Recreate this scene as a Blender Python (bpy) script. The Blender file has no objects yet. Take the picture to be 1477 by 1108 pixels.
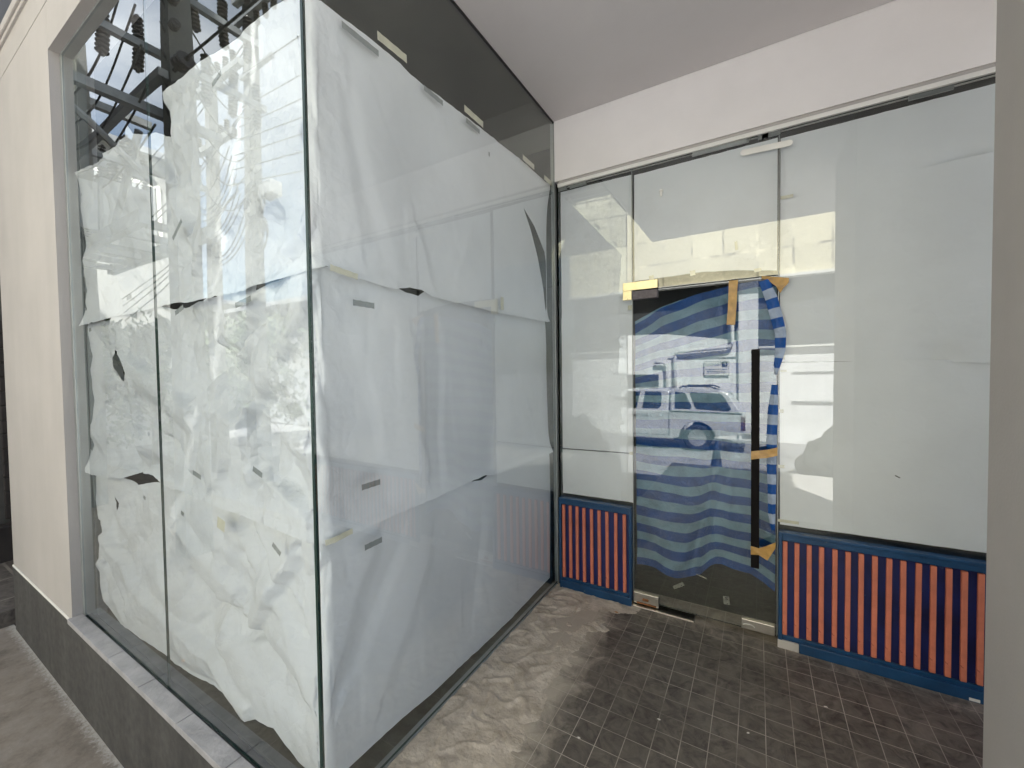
import bpy, bmesh, math, random
from mathutils import Vector, Matrix, noise
from mathutils.geometry import delaunay_2d_cdt
random.seed(7)
S = bpy.context.scene
COL = S.collection
PI = math.pi
YF, XG, D = .845, -1.286, 2.795        # front glass plane, side glass plane, door wall plane
GZ = -.56                               # pavement level

# ------------------------------------------------------------------ helpers
def link(name, me, parent=None, mat=None):
    o = bpy.data.objects.new(name, me); COL.objects.link(o)
    if mat is not None and me is not None: me.materials.append(mat)
    if parent is not None: o.parent = parent
    return o
def tag(o, label=None, cat=None, group=None, kind=None):
    if label: o['label'] = label
    if cat: o['category'] = cat
    if group: o['group'] = group
    if kind: o['kind'] = kind
    return o
def empty(name, loc, label, cat, group=None, rz=0):
    o = bpy.data.objects.new(name, None); COL.objects.link(o)
    o.location = loc; o.rotation_euler = (0, 0, rz); o.empty_display_size = .1
    return tag(o, label, cat, group)
class MB:
    def __init__(s, origin=(0, 0, 0)): s.bm = bmesh.new(); s.o = Vector(origin)
    def box(s, x0, x1, y0, y1, z0, z1, bev=0):
        vs = [s.bm.verts.new(Vector(p) - s.o) for p in ((x0,y0,z0),(x1,y0,z0),(x1,y1,z0),(x0,y1,z0),(x0,y0,z1),(x1,y0,z1),(x1,y1,z1),(x0,y1,z1))]
        fs = [s.bm.faces.new([vs[i] for i in f]) for f in ((3,2,1,0),(4,5,6,7),(0,1,5,4),(1,2,6,5),(2,3,7,6),(3,0,4,7))]
        if bev:
            es = {e for f in fs for e in f.edges}
            bmesh.ops.bevel(s.bm, geom=list(es), offset=bev, segments=2, affect='EDGES', profile=.5)
        return s
    def tube(s, pts, r, n=8, r2=None, cap=True):
        pts = [Vector(p) - s.o for p in pts]; rings = []
        L = len(pts)
        for i, p in enumerate(pts):
            t = (pts[min(i+1, L-1)] - pts[max(i-1, 0)]).normalized()
            a = Vector((0,0,1)) if abs(t.z) < .9 else Vector((1,0,0))
            u = t.cross(a).normalized(); v = t.cross(u)
            rr = r if r2 is None else r + (r2 - r) * i / (L-1)
            rings.append([s.bm.verts.new(p + (u*math.cos(2*PI*k/n) + v*math.sin(2*PI*k/n)) * rr) for k in range(n)])
        for a, b in zip(rings, rings[1:]):
            for k in range(n): s.bm.faces.new((a[k], a[(k+1)%n], b[(k+1)%n], b[k]))
        if cap and n > 2:
            s.bm.faces.new(rings[0]); s.bm.faces.new(rings[-1][::-1])
        return s
    def lathe(s, base, axis, prof, n=16):
        base = Vector(base) - s.o; t = Vector(axis).normalized()
        a = Vector((0,0,1)) if abs(t.z) < .9 else Vector((1,0,0))
        u = t.cross(a).normalized(); v = t.cross(u); rings = []
        for h, r in prof:
            rings.append([s.bm.verts.new(base + t*h + (u*math.cos(2*PI*k/n) + v*math.sin(2*PI*k/n)) * max(r, 1e-4)) for k in range(n)])
        for a, b in zip(rings, rings[1:]):
            for k in range(n): s.bm.faces.new((a[k], a[(k+1)%n], b[(k+1)%n], b[k]))
        s.bm.faces.new(rings[0]); s.bm.faces.new(rings[-1][::-1])
        return s
    def prism(s, pts, y0, y1):           # (x,z) outline extruded along y
        a = [s.bm.verts.new(Vector((x, y0, z)) - s.o) for x, z in pts]; b = [s.bm.verts.new(Vector((x, y1, z)) - s.o) for x, z in pts]
        s.bm.faces.new(a); s.bm.faces.new(b[::-1]); n = len(pts)
        for k in range(n): s.bm.faces.new((a[k], b[k], b[(k+1)%n], a[(k+1)%n]))
        return s
    def build(s, name, mat, parent=None, smooth=False):
        bmesh.ops.recalc_face_normals(s.bm, faces=s.bm.faces)
        me = bpy.data.meshes.new(name); s.bm.to_mesh(me); s.bm.free()
        if smooth:
            for p in me.polygons: p.use_smooth = True
        return link(name, me, parent, mat)

# ------------------------------------------------------------------ materials
def N(nt, t, **k):
    n = nt.nodes.new(t)
    for a, b in k.items():
        if hasattr(n, a): setattr(n, a, b)
        else: n.inputs[a].default_value = b
    return n
def base_mat(name):
    m = bpy.data.materials.new(name); m.use_nodes = True
    return m, m.node_tree, m.node_tree.nodes['Principled BSDF']
def ramp(nt, fac, stops):
    r = nt.nodes.new('ShaderNodeValToRGB'); e = r.color_ramp.elements
    while len(e) < len(stops): e.new(.5)
    for i, (p, c) in enumerate(stops):
        e[i].position = p; e[i].color = (*c, 1) if len(c) == 3 else c
    nt.links.new(fac, r.inputs[0]); return r.outputs[0]
def mat(name, c, rough=.6, var=.12, scale=4, bump=0, bscale=60, metal=0, spec=.5, stretch=(1,1,1), c2=None, detail=6, rvar=0, coat=0, streak=0, chips=None, chipt=.7, chips_scale=22):
    m, nt, b = base_mat(name); L = nt.links.new
    tc = N(nt, 'ShaderNodeTexCoord'); mp = N(nt, 'ShaderNodeMapping'); mp.inputs['Scale'].default_value = stretch
    L(tc.outputs['Object'], mp.inputs[0])
    n = N(nt, 'ShaderNodeTexNoise'); n.inputs['Scale'].default_value = scale; n.inputs['Detail'].default_value = detail; n.inputs['Roughness'].default_value = .6
    L(mp.outputs[0], n.inputs['Vector'])
    lo = tuple(v*(1-var) for v in c) if c2 is None else c2; hi = tuple(min(1, v*(1+var)) for v in c) if c2 is None else c
    col = ramp(nt, n.outputs['Fac'], [(.3, lo), (.7, hi)])
    if streak:
        m2 = N(nt, 'ShaderNodeMapping'); m2.inputs['Scale'].default_value = (3.2, 3.2, .35); L(tc.outputs['Object'], m2.inputs[0])
        n2 = N(nt, 'ShaderNodeTexNoise'); n2.inputs['Scale'].default_value = 1.6; n2.inputs['Detail'].default_value = 5; L(m2.outputs[0], n2.inputs['Vector'])
        mx = N(nt, 'ShaderNodeMix', data_type='RGBA', blend_type='MULTIPLY'); mx.inputs[0].default_value = 1
        L(col, mx.inputs[6]); L(ramp(nt, n2.outputs['Fac'], [(.3, (1-streak,)*3), (.62, (1, 1, 1))]), mx.inputs[7]); col = mx.outputs[2]
    if chips:
        nc = N(nt, 'ShaderNodeTexNoise'); nc.inputs['Scale'].default_value = chips_scale; nc.inputs['Detail'].default_value = 9; nc.inputs['Roughness'].default_value = .75; L(tc.outputs['Object'], nc.inputs['Vector'])
        mc = N(nt, 'ShaderNodeMix', data_type='RGBA'); L(ramp(nt, nc.outputs['Fac'], [(chipt-.02, (0,0,0)), (chipt, (1,1,1))]), mc.inputs[0]); L(col, mc.inputs[6]); mc.inputs[7].default_value = (*chips, 1); col = mc.outputs[2]
    L(col, b.inputs['Base Color'])
    b.inputs['Roughness'].default_value = rough; b.inputs['Metallic'].default_value = metal; b.inputs['Specular IOR Level'].default_value = spec
    b.inputs['Coat Weight'].default_value = coat
    if rvar:
        mr = N(nt, 'ShaderNodeMapRange'); mr.inputs['To Min'].default_value = rough-rvar; mr.inputs['To Max'].default_value = rough+rvar
        L(n.outputs['Fac'], mr.inputs[0]); L(mr.outputs[0], b.inputs['Roughness'])
    if bump:
        n3 = N(nt, 'ShaderNodeTexNoise'); n3.inputs['Scale'].default_value = bscale; n3.inputs['Detail'].default_value = 5
        L(tc.outputs['Object'], n3.inputs['Vector'])
        bp = N(nt, 'ShaderNodeBump'); bp.inputs['Strength'].default_value = bump; bp.inputs['Distance'].default_value = .01
        L(n3.outputs['Fac'], bp.inputs['Height']); L(bp.outputs[0], b.inputs['Normal'])
    return m

def glass_mat(name, tint, wav=.0, ior=1.56):
    m = bpy.data.materials.new(name); m.use_nodes = True; nt = m.node_tree; nt.nodes.clear(); L = nt.links.new
    out = N(nt, 'ShaderNodeOutputMaterial'); g = N(nt, 'ShaderNodeBsdfGlossy'); g.inputs['Roughness'].default_value = 0; g.inputs['Color'].default_value = (.97, 1, .98, 1)
    t = N(nt, 'ShaderNodeBsdfTransparent'); t.inputs['Color'].default_value = (*tint, 1)
    geo = N(nt, 'ShaderNodeNewGeometry'); mr = N(nt, 'ShaderNodeMapRange'); mr.inputs['To Min'].default_value = ior; mr.inputs['To Max'].default_value = 1/ior
    L(geo.outputs['Backfacing'], mr.inputs[0]); fr = N(nt, 'ShaderNodeFresnel'); L(mr.outputs[0], fr.inputs['IOR'])
    d1 = N(nt, 'ShaderNodeMath', operation='MULTIPLY_ADD'); L(fr.outputs[0], d1.inputs[0]); d1.inputs[1].default_value = .5; d1.inputs[2].default_value = .5
    d2 = N(nt, 'ShaderNodeMath', operation='DIVIDE'); L(fr.outputs[0], d2.inputs[0]); L(d1.outputs[0], d2.inputs[1])      # both faces of the sheet: 2F/(1+F), taken on the face the ray meets first
    d3 = N(nt, 'ShaderNodeMath', operation='SUBTRACT'); d3.inputs[0].default_value = 1; L(geo.outputs['Backfacing'], d3.inputs[1])
    d4 = N(nt, 'ShaderNodeMath', operation='MULTIPLY'); L(d2.outputs[0], d4.inputs[0]); L(d3.outputs[0], d4.inputs[1])
    mx = N(nt, 'ShaderNodeMixShader'); L(d4.outputs[0], mx.inputs[0]); L(t.outputs[0], mx.inputs[1]); L(g.outputs[0], mx.inputs[2])
    tcd = N(nt, 'ShaderNodeTexCoord'); nd = N(nt, 'ShaderNodeTexNoise'); nd.inputs['Scale'].default_value = 3; nd.inputs['Detail'].default_value = 9; nd.inputs['Roughness'].default_value = .7; L(tcd.outputs['Object'], nd.inputs['Vector'])
    mrd = N(nt, 'ShaderNodeMapRange'); L(nd.outputs['Fac'], mrd.inputs[0]); mrd.inputs['From Min'].default_value = .42; mrd.inputs['From Max'].default_value = .75; mrd.inputs['To Max'].default_value = .02      # thin film of dust
    df = N(nt, 'ShaderNodeBsdfDiffuse'); df.inputs['Color'].default_value = (.55, .53, .5, 1); mxd = N(nt, 'ShaderNodeMixShader')
    L(mrd.outputs[0], mxd.inputs[0]); L(mx.outputs[0], mxd.inputs[1]); L(df.outputs[0], mxd.inputs[2]); L(mxd.outputs[0], out.inputs[0])
    if wav:
        tc = N(nt, 'ShaderNodeTexCoord'); n = N(nt, 'ShaderNodeTexNoise'); n.inputs['Scale'].default_value = 1.1; n.inputs['Detail'].default_value = 0
        L(tc.outputs['Object'], n.inputs['Vector']); bp = N(nt, 'ShaderNodeBump'); bp.inputs['Strength'].default_value = 1; bp.inputs['Distance'].default_value = wav
        L(n.outputs['Fac'], bp.inputs['Height']); L(bp.outputs[0], g.inputs['Normal'])
    return m
M = {}
M['glass'] = glass_mat('clear_glass', (.975, .99, .995), .0022)
M['glass_door'] = glass_mat('door_glass', (.98, .99, .99), .0013, 1.66)
M['glass_side'] = glass_mat('side_glass', (.98, .992, .995), .0015, 1.50)
M['glass_edge'] = mat('glass_edge', (.012, .035, .028), .25, .2)

def paper_mat(name, c):
    m, nt, b = base_mat(name); L = nt.links.new
    tc = N(nt, 'ShaderNodeTexCoord'); n = N(nt, 'ShaderNodeTexNoise'); n.inputs['Scale'].default_value = 2.2; n.inputs['Detail'].default_value = 6
    L(tc.outputs['Object'], n.inputs['Vector'])
    L(ramp(nt, n.outputs['Fac'], [(.3, tuple(v*.93 for v in c)), (.65, c)]), b.inputs['Base Color'])
    b.inputs['Roughness'].default_value = .55; b.inputs['Specular IOR Level'].default_value = .35
    # fine crumple facets
    v = N(nt, 'ShaderNodeTexVoronoi', feature='DISTANCE_TO_EDGE'); v.inputs['Scale'].default_value = 9
    wn = N(nt, 'ShaderNodeTexNoise'); wn.inputs['Scale'].default_value = 5; wn.inputs['Detail'].default_value = 3; L(tc.outputs['Object'], wn.inputs['Vector'])
    va = N(nt, 'ShaderNodeVectorMath', operation='MULTIPLY_ADD'); va.inputs[1].default_value = (.25, .25, .25); L(wn.outputs['Color'], va.inputs[0]); L(tc.outputs['Object'], va.inputs[2]); L(va.outputs[0], v.inputs['Vector'])
    n2 = N(nt, 'ShaderNodeTexNoise'); n2.inputs['Scale'].default_value = 26; n2.inputs['Detail'].default_value = 5; L(tc.outputs['Object'], n2.inputs['Vector'])
    vr = N(nt, 'ShaderNodeMapRange', interpolation_type='SMOOTHSTEP'); L(v.outputs['Distance'], vr.inputs[0]); vr.inputs['From Max'].default_value = .07
    ad = N(nt, 'ShaderNodeMath', operation='MULTIPLY_ADD'); L(vr.outputs[0], ad.inputs[0]); ad.inputs[1].default_value = .12; L(n2.outputs['Fac'], ad.inputs[2])
    at = N(nt, 'ShaderNodeAttribute', attribute_name='crumple')
    bp = N(nt, 'ShaderNodeBump'); bp.inputs['Distance'].default_value = .007
    acc = None
    for sc_, k_ in ((4.2, .42), (11, .17)):              # flat facets, each tilted its own way
        vo = N(nt, 'ShaderNodeTexVoronoi', feature='F1'); vo.inputs['Scale'].default_value = sc_; L(va.outputs[0], vo.inputs['Vector'])
        dl = N(nt, 'ShaderNodeVectorMath', operation='SUBTRACT'); L(va.outputs[0], dl.inputs[0]); L(vo.outputs['Position'], dl.inputs[1])
        rc = N(nt, 'ShaderNodeVectorMath', operation='SUBTRACT'); L(vo.outputs['Color'], rc.inputs[0]); rc.inputs[1].default_value = (.5, .5, .5)
        dt = N(nt, 'ShaderNodeVectorMath', operation='DOT_PRODUCT'); L(dl.outputs[0], dt.inputs[0]); L(rc.outputs[0], dt.inputs[1])
        m_ = N(nt, 'ShaderNodeMath', operation='MULTIPLY_ADD'); L(dt.outputs['Value'], m_.inputs[0]); m_.inputs[1].default_value = k_
        if acc is not None: L(acc, m_.inputs[2])
        else: m_.inputs[2].default_value = 0
        acc = m_.outputs[0]
    sc7 = N(nt, 'ShaderNodeMath', operation='MULTIPLY_ADD'); L(ad.outputs[0], sc7.inputs[0]); sc7.inputs[1].default_value = .007; L(acc, sc7.inputs[2])
    bp.inputs['Distance'].default_value = 1
    L(at.outputs['Fac'], bp.inputs['Strength']); L(sc7.outputs[0], bp.inputs['Height']); L(bp.outputs[0], b.inputs['Normal'])
    tr = N(nt, 'ShaderNodeBsdfTranslucent'); tr.inputs['Color'].default_value = (.8, .82, .8, 1)
    mx = N(nt, 'ShaderNodeMixShader'); mx.inputs[0].default_value = .12
    out = nt.nodes['Material Output']; L(b.outputs[0], mx.inputs[1]); L(tr.outputs[0], mx.inputs[2]); L(mx.outputs[0], out.inputs[0])
    return m
M['paper'] = paper_mat('white_cover_paper', (.81, .83, .84))
M['paper_side'] = paper_mat('white_cover_paper_flat', (.86, .885, .90))
M['tape_grey'] = mat('grey_adhesive_pad', (.27, .29, .28), .5, .15, 30)
M['tape_cream'] = mat('masking_tape', (.62, .60, .46), .5, .12, 20)
M['tape_brown'] = mat('brown_packing_tape', (.42, .25, .07), .28, .25, 25, bump=.4, bscale=40)
M['wall'] = mat('cream_painted_render', (.44, .415, .39), .85, .06, 1.5, chips=(.33, .31, .28), chipt=.735, bump=.12, bscale=90, streak=.05)
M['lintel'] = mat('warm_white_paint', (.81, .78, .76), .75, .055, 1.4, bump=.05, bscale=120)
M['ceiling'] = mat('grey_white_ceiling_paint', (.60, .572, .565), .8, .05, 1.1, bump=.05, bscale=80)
M['pillar'] = mat('grey_paint', (.45, .425, .40), .8, .05, 2.5, bump=.08, bscale=100, streak=.04)
M['trim'] = mat('white_trim_paint', (.78, .77, .72), .5, .05, 6)
M['frame'] = mat('grey_aluminium', (.33, .35, .34), .42, .08, 5, metal=.5, streak=.12)
M['dark'] = mat('black_rubber', (.012, .012, .012), .6, .2)
M['granite'] = mat('dark_washed_granite', (.095, .091, .085), .75, 0, 18, bump=.35, bscale=260, c2=(.05, .049, .047), detail=9, streak=.35)
M['slate'] = mat('grey_slate_sill', (.46, .45, .455), .42, 0, 9, bump=.5, bscale=35, c2=(.31, .305, .31), detail=8)
M['steel'] = mat('brushed_steel', (.55, .52, .47), .33, .1, 30, metal=1, stretch=(1, 1, 12), rvar=.1)
M['brass'] = mat('worn_gold_steel', (.80, .70, .42), .3, .18, 14, metal=.75, rvar=.1)
M['dull_steel'] = mat('granular_dark_steel', (.13, .115, .12), .6, .3, 60, metal=.3)
M['rust'] = mat('rust', (.30, .12, .04), .8, .4, 30)
M['black_handle'] = mat('black_wood_handle', (.004, .003, .003), .7, spec=.15, var=.4, scale=30, stretch=(6, 6, .6)) if 1 else mat('x', (.012, .009, .007), .45, .4, 30, stretch=(6, 6, .6))
M['blue'] = mat('blue_frame_paint', (.009, .050, .125), .38, .25, 9, chips=(.10, .13, .16), chipt=.67, bump=.1, bscale=60, rvar=.08)
M['navy'] = mat('navy_backing_paint', (.006, .012, .085), .42, .4, 6, chips=(.02, .06, .15), chipt=.66, rvar=.08)
M['orange'] = mat('salmon_orange_paint', (.60, .185, .11), .5, .18, 9, bump=.12, bscale=70, streak=.25, chips=(.30, .075, .05), chipt=.645)
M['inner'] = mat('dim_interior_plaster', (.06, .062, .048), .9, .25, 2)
M['cement'] = mat('smeared_cement', (.66, .585, .49), .85, 0, 11, bump=.5, bscale=70, c2=(.36, .305, .24), detail=9)

# tiled porch floor
def tiles(name, sp, ph, c, c2, grout, gsz=.0022, dust=None, rough=.5, bump=.5, film=False):
    m, nt, b = base_mat(name); L = nt.links.new
    geo = N(nt, 'ShaderNodeNewGeometry'); mp = N(nt, 'ShaderNodeMapping'); mp.inputs['Location'].default_value = (-ph[0], -ph[1], 0)
    L(geo.outputs['Position'], mp.inputs[0])
    br = N(nt, 'ShaderNodeTexBrick', offset=0, squash=1)
    for k, v in dict(Scale=1).items(): br.inputs[k].default_value = v
    br.inputs['Mortar Size'].default_value = gsz; br.inputs['Mortar Smooth'].default_value = .1; br.inputs['Brick Width'].default_value = sp[0]; br.inputs['Row Height'].default_value = sp[1]; br.inputs['Bias'].default_value = 0
    br.inputs['Color1'].default_value = (1, 1, 1, 1); br.inputs['Color2'].default_value = (.78, .78, .78, 1); br.inputs['Mortar'].default_value = (1, 1, 1, 1)
    L(mp.outputs[0], br.inputs['Vector'])
    n = N(nt, 'ShaderNodeTexNoise'); n.inputs['Scale'].default_value = 11; n.inputs['Detail'].default_value = 9; n.inputs['Roughness'].default_value = .68; n.inputs['Distortion'].default_value = 1.6
    L(geo.outputs['Position'], n.inputs['Vector'])
    col = ramp(nt, n.outputs['Fac'], [(.32, c2), (.52, c), (.72, tuple(v*1.55 for v in c))])
    mu = N(nt, 'ShaderNodeMix', data_type='RGBA', blend_type='MULTIPLY'); mu.inputs[0].default_value = 1; L(col, mu.inputs[6]); L(br.outputs['Color'], mu.inputs[7]); col = mu.outputs[2]
    nl = N(nt, 'ShaderNodeTexNoise'); nl.inputs['Scale'].default_value = 2.3; nl.inputs['Detail'].default_value = 5; L(geo.outputs['Position'], nl.inputs['Vector'])
    mg = N(nt, 'ShaderNodeMix', data_type='RGBA'); L(br.outputs['Fac'], mg.inputs[0]); L(col, mg.inputs[6])
    L(ramp(nt, nl.outputs['Fac'], [(.36, tuple(v*1.25 for v in c)), (.62, grout)]), mg.inputs[7]); col = mg.outputs[2]
    if dust:
        nd = N(nt, 'ShaderNodeTexNoise'); nd.inputs['Scale'].default_value = 1.7; nd.inputs['Detail'].default_value = 8; nd.inputs['Roughness'].default_value = .7; L(geo.outputs['Position'], nd.inputs['Vector'])
        md = N(nt, 'ShaderNodeMix', data_type='RGBA'); L(ramp(nt, nd.outputs['Fac'], [(.45, (0,0,0)), (.8, (.45,.45,.45))]), md.inputs[0]); L(col, md.inputs[6]); md.inputs[7].default_value = (*dust, 1); col = md.outputs[2]
    if film:                                                     # beige dust film beside the glass and along the door wall
        sx = N(nt, 'ShaderNodeSeparateXYZ'); L(geo.outputs['Position'], sx.inputs[0])
        f1 = N(nt, 'ShaderNodeMapRange'); L(sx.outputs['X'], f1.inputs[0]); f1.inputs['From Min'].default_value = -.66; f1.inputs['From Max'].default_value = -1.02
        f2 = N(nt, 'ShaderNodeMapRange'); L(sx.outputs['Y'], f2.inputs[0]); f2.inputs['From Min'].default_value = 2.60; f2.inputs['From Max'].default_value = 2.82; f2.inputs['To Max'].default_value = .5
        mxx = N(nt, 'ShaderNodeMath', operation='MAXIMUM'); L(f1.outputs[0], mxx.inputs[0]); L(f2.outputs[0], mxx.inputs[1])
        nf = N(nt, 'ShaderNodeTexNoise'); nf.inputs['Scale'].default_value = 7; nf.inputs['Detail'].default_value = 8; nf.inputs['Roughness'].default_value = .7; nf.inputs['Distortion'].default_value = 1; L(geo.outputs['Position'], nf.inputs['Vector'])
        af = N(nt, 'ShaderNodeMath', operation='MULTIPLY_ADD'); L(mxx.outputs[0], af.inputs[0]); af.inputs[1].default_value = .75; L(nf.outputs['Fac'], af.inputs[2])
        mf = N(nt, 'ShaderNodeMix', data_type='RGBA'); L(ramp(nt, af.outputs[0], [(.62, (0,0,0)), (1.0, (.85,.85,.85))]), mf.inputs[0]); L(col, mf.inputs[6]); mf.inputs[7].default_value = (.50, .44, .36, 1); col = mf.outputs[2]
    L(col, b.inputs['Base Color']); b.inputs['Roughness'].default_value = rough; b.inputs['Specular IOR Level'].default_value = .35
    sb = N(nt, 'ShaderNodeMath', operation='MULTIPLY_ADD'); L(br.outputs['Fac'], sb.inputs[0]); sb.inputs[1].default_value = -.35; L(n.outputs['Fac'], sb.inputs[2])
    bp = N(nt, 'ShaderNodeBump'); bp.inputs['Strength'].default_value = bump; bp.inputs['Distance'].default_value = .006; L(sb.outputs[0], bp.inputs['Height']); L(bp.outputs[0], b.inputs['Normal'])
    return m
M['tiles'] = tiles('slate_floor_tiles', (.1045, .1045), (-.696, 2.05), (.130, .113, .096), (.046, .040, .035), (.46, .42, .36), gsz=.0017, dust=(.28, .25, .21), rough=.42, film=True)
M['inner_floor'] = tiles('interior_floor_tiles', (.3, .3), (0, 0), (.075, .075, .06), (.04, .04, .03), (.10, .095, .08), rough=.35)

def ground_mat():
    m, nt, b = base_mat('pavement_concrete'); L = nt.links.new
    geo = N(nt, 'ShaderNodeNewGeometry')
    n = N(nt, 'ShaderNodeTexNoise'); n.inputs['Scale'].default_value = 6; n.inputs['Detail'].default_value = 12; n.inputs['Roughness'].default_value = .74; n.inputs['Distortion'].default_value = .1
    L(geo.outputs['Position'], n.inputs['Vector'])
    col = ramp(nt, n.outputs['Fac'], [(.3, (.14, .118, .096)), (.5, (.245, .212, .176)), (.72, (.32, .285, .245))])
    # paint drips along the foot of the wall (a stain with a shape of its own)
    sx = N(nt, 'ShaderNodeSeparateXYZ'); L(geo.outputs['Position'], sx.inputs[0])
    d = N(nt, 'ShaderNodeMapRange'); L(sx.outputs['Y'], d.inputs[0]); d.inputs['From Min'].default_value = .66; d.inputs['From Max'].default_value = .79
    n2 = N(nt, 'ShaderNodeTexNoise'); n2.inputs['Scale'].default_value = 34; n2.inputs['Detail'].default_value = 10; n2.inputs['Roughness'].default_value = .85; L(geo.outputs['Position'], n2.inputs['Vector'])
    a = N(nt, 'ShaderNodeMath', operation='MULTIPLY_ADD'); L(d.outputs[0], a.inputs[0]); a.inputs[1].default_value = .46; L(n2.outputs['Fac'], a.inputs[2])
    mk = ramp(nt, a.outputs[0], [(.78, (0, 0, 0)), (1.0, (.9, .9, .9))])
    mx = N(nt, 'ShaderNodeMix', data_type='RGBA'); L(mk, mx.inputs[0]); L(col, mx.inputs[6]); mx.inputs[7].default_value = (.55, .53, .49, 1)
    L(mx.outputs[2], b.inputs['Base Color']); b.inputs['Roughness'].default_value = .8
    bp = N(nt, 'ShaderNodeBump'); bp.inputs['Strength'].default_value = .5; bp.inputs['Distance'].default_value = .012; L(n.outputs['Fac'], bp.inputs['Height']); L(bp.outputs[0], b.inputs['Normal'])
    return m
M['ground'] = ground_mat()
M['asphalt'] = mat('street_concrete', (.265, .265, .27), .85, .25, 2, bump=.3, bscale=150)
M['step'] = tiles('neighbour_step_paving', (.6, .3), (.1, .05), (.12, .105, .09), (.06, .05, .045), (.26, .24, .2), gsz=.012, rough=.7)

# striped tarp
def stripes_mat(name, ca, cb, pitch, shine=.3):
    m, nt, b = base_mat(name); L = nt.links.new
    uv = N(nt, 'ShaderNodeUVMap', uv_map='UVMap'); sp = N(nt, 'ShaderNodeSeparateXYZ'); L(uv.outputs[0], sp.inputs[0])
    md = N(nt, 'ShaderNodeMath', operation='MULTIPLY'); L(sp.outputs['Y'], md.inputs[0]); md.inputs[1].default_value = 1/pitch
    fr = N(nt, 'ShaderNodeMath', operation='FRACT'); L(md.outputs[0], fr.inputs[0])
    col = ramp(nt, fr.outputs[0], [(0, ca), (.47, ca), (.5, cb), (.97, cb), (1, ca)])
    n = N(nt, 'ShaderNodeTexNoise'); n.inputs['Scale'].default_value = 14; n.inputs['Detail'].default_value = 7; tc = N(nt, 'ShaderNodeTexCoord'); L(tc.outputs['Object'], n.inputs['Vector'])
    mu = N(nt, 'ShaderNodeMix', data_type='RGBA', blend_type='MULTIPLY'); mu.inputs[0].default_value = 1; L(col, mu.inputs[6]); L(ramp(nt, n.outputs['Fac'], [(.3, (.72,)*3), (.6, (1,)*3)]), mu.inputs[7])
    L(mu.outputs[2], b.inputs['Base Color']); b.inputs['Roughness'].default_value = shine; b.inputs['Specular IOR Level'].default_value = .16
    n2 = N(nt, 'ShaderNodeTexNoise'); n2.inputs['Scale'].default_value = 30; n2.inputs['Detail'].default_value = 4; n2.inputs['Distortion'].default_value = 1.5; L(tc.outputs['Object'], n2.inputs['Vector'])
    bp = N(nt, 'ShaderNodeBump'); bp.inputs['Strength'].default_value = .7; bp.inputs['Distance'].default_value = .008; L(n2.outputs['Fac'], bp.inputs['Height']); L(bp.outputs[0], b.inputs['Normal'])
    return m
M['tarp'] = stripes_mat('blue_striped_tarp', (.0, .050, .215), (.15, .26, .335), .121, .36)
M['tarp_fold'] = stripes_mat('blue_check_tarp_edge', (.015, .08, .30), (.34, .42, .55), .115, .22)

# ------------------------------------------------------------------ setting
mb = MB(); mb.box(-400, 400, -400, 400, GZ-.5, GZ-.06); tag(mb.build('street', M['asphalt']), kind='structure')
mb = MB(); mb.box(-40, 30, -1.9, .795, GZ-.3, GZ); tag(mb.build('pavement', M['ground']), kind='structure')
mb = MB(); mb.box(-1.262, 3.4, .42, 3.0, GZ-.2, 0); tag(mb.build('porch_floor', M['tiles']), kind='structure')
M['bounce_pale'] = mat('pale_bounce_concrete', (.52, .50, .47), .85, .12, 2.5, bump=.2, bscale=60)
mb = MB(); mb.box(-1.262, 6, -1.9, .418, GZ-.2, -.004); tag(mb.build('bounce_apron', M['bounce_pale']), kind='structure')  # unseen pale slab, added to bounce light onto the side glass and ceiling
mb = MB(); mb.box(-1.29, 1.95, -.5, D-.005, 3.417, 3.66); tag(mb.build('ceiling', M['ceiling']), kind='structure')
# dim interior, seen past the paper edges and below the tarp
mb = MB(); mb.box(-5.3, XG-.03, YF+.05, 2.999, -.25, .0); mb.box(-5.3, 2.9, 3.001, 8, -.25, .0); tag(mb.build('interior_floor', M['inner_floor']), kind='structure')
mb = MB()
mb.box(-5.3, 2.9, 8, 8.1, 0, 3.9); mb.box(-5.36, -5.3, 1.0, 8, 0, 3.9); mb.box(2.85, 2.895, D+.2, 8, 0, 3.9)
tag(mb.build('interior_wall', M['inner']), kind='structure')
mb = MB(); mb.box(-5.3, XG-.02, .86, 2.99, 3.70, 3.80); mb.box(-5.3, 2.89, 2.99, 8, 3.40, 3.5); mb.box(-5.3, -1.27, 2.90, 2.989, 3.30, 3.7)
tag(mb.build('interior_ceiling', M['inner']), kind='structure')

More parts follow.
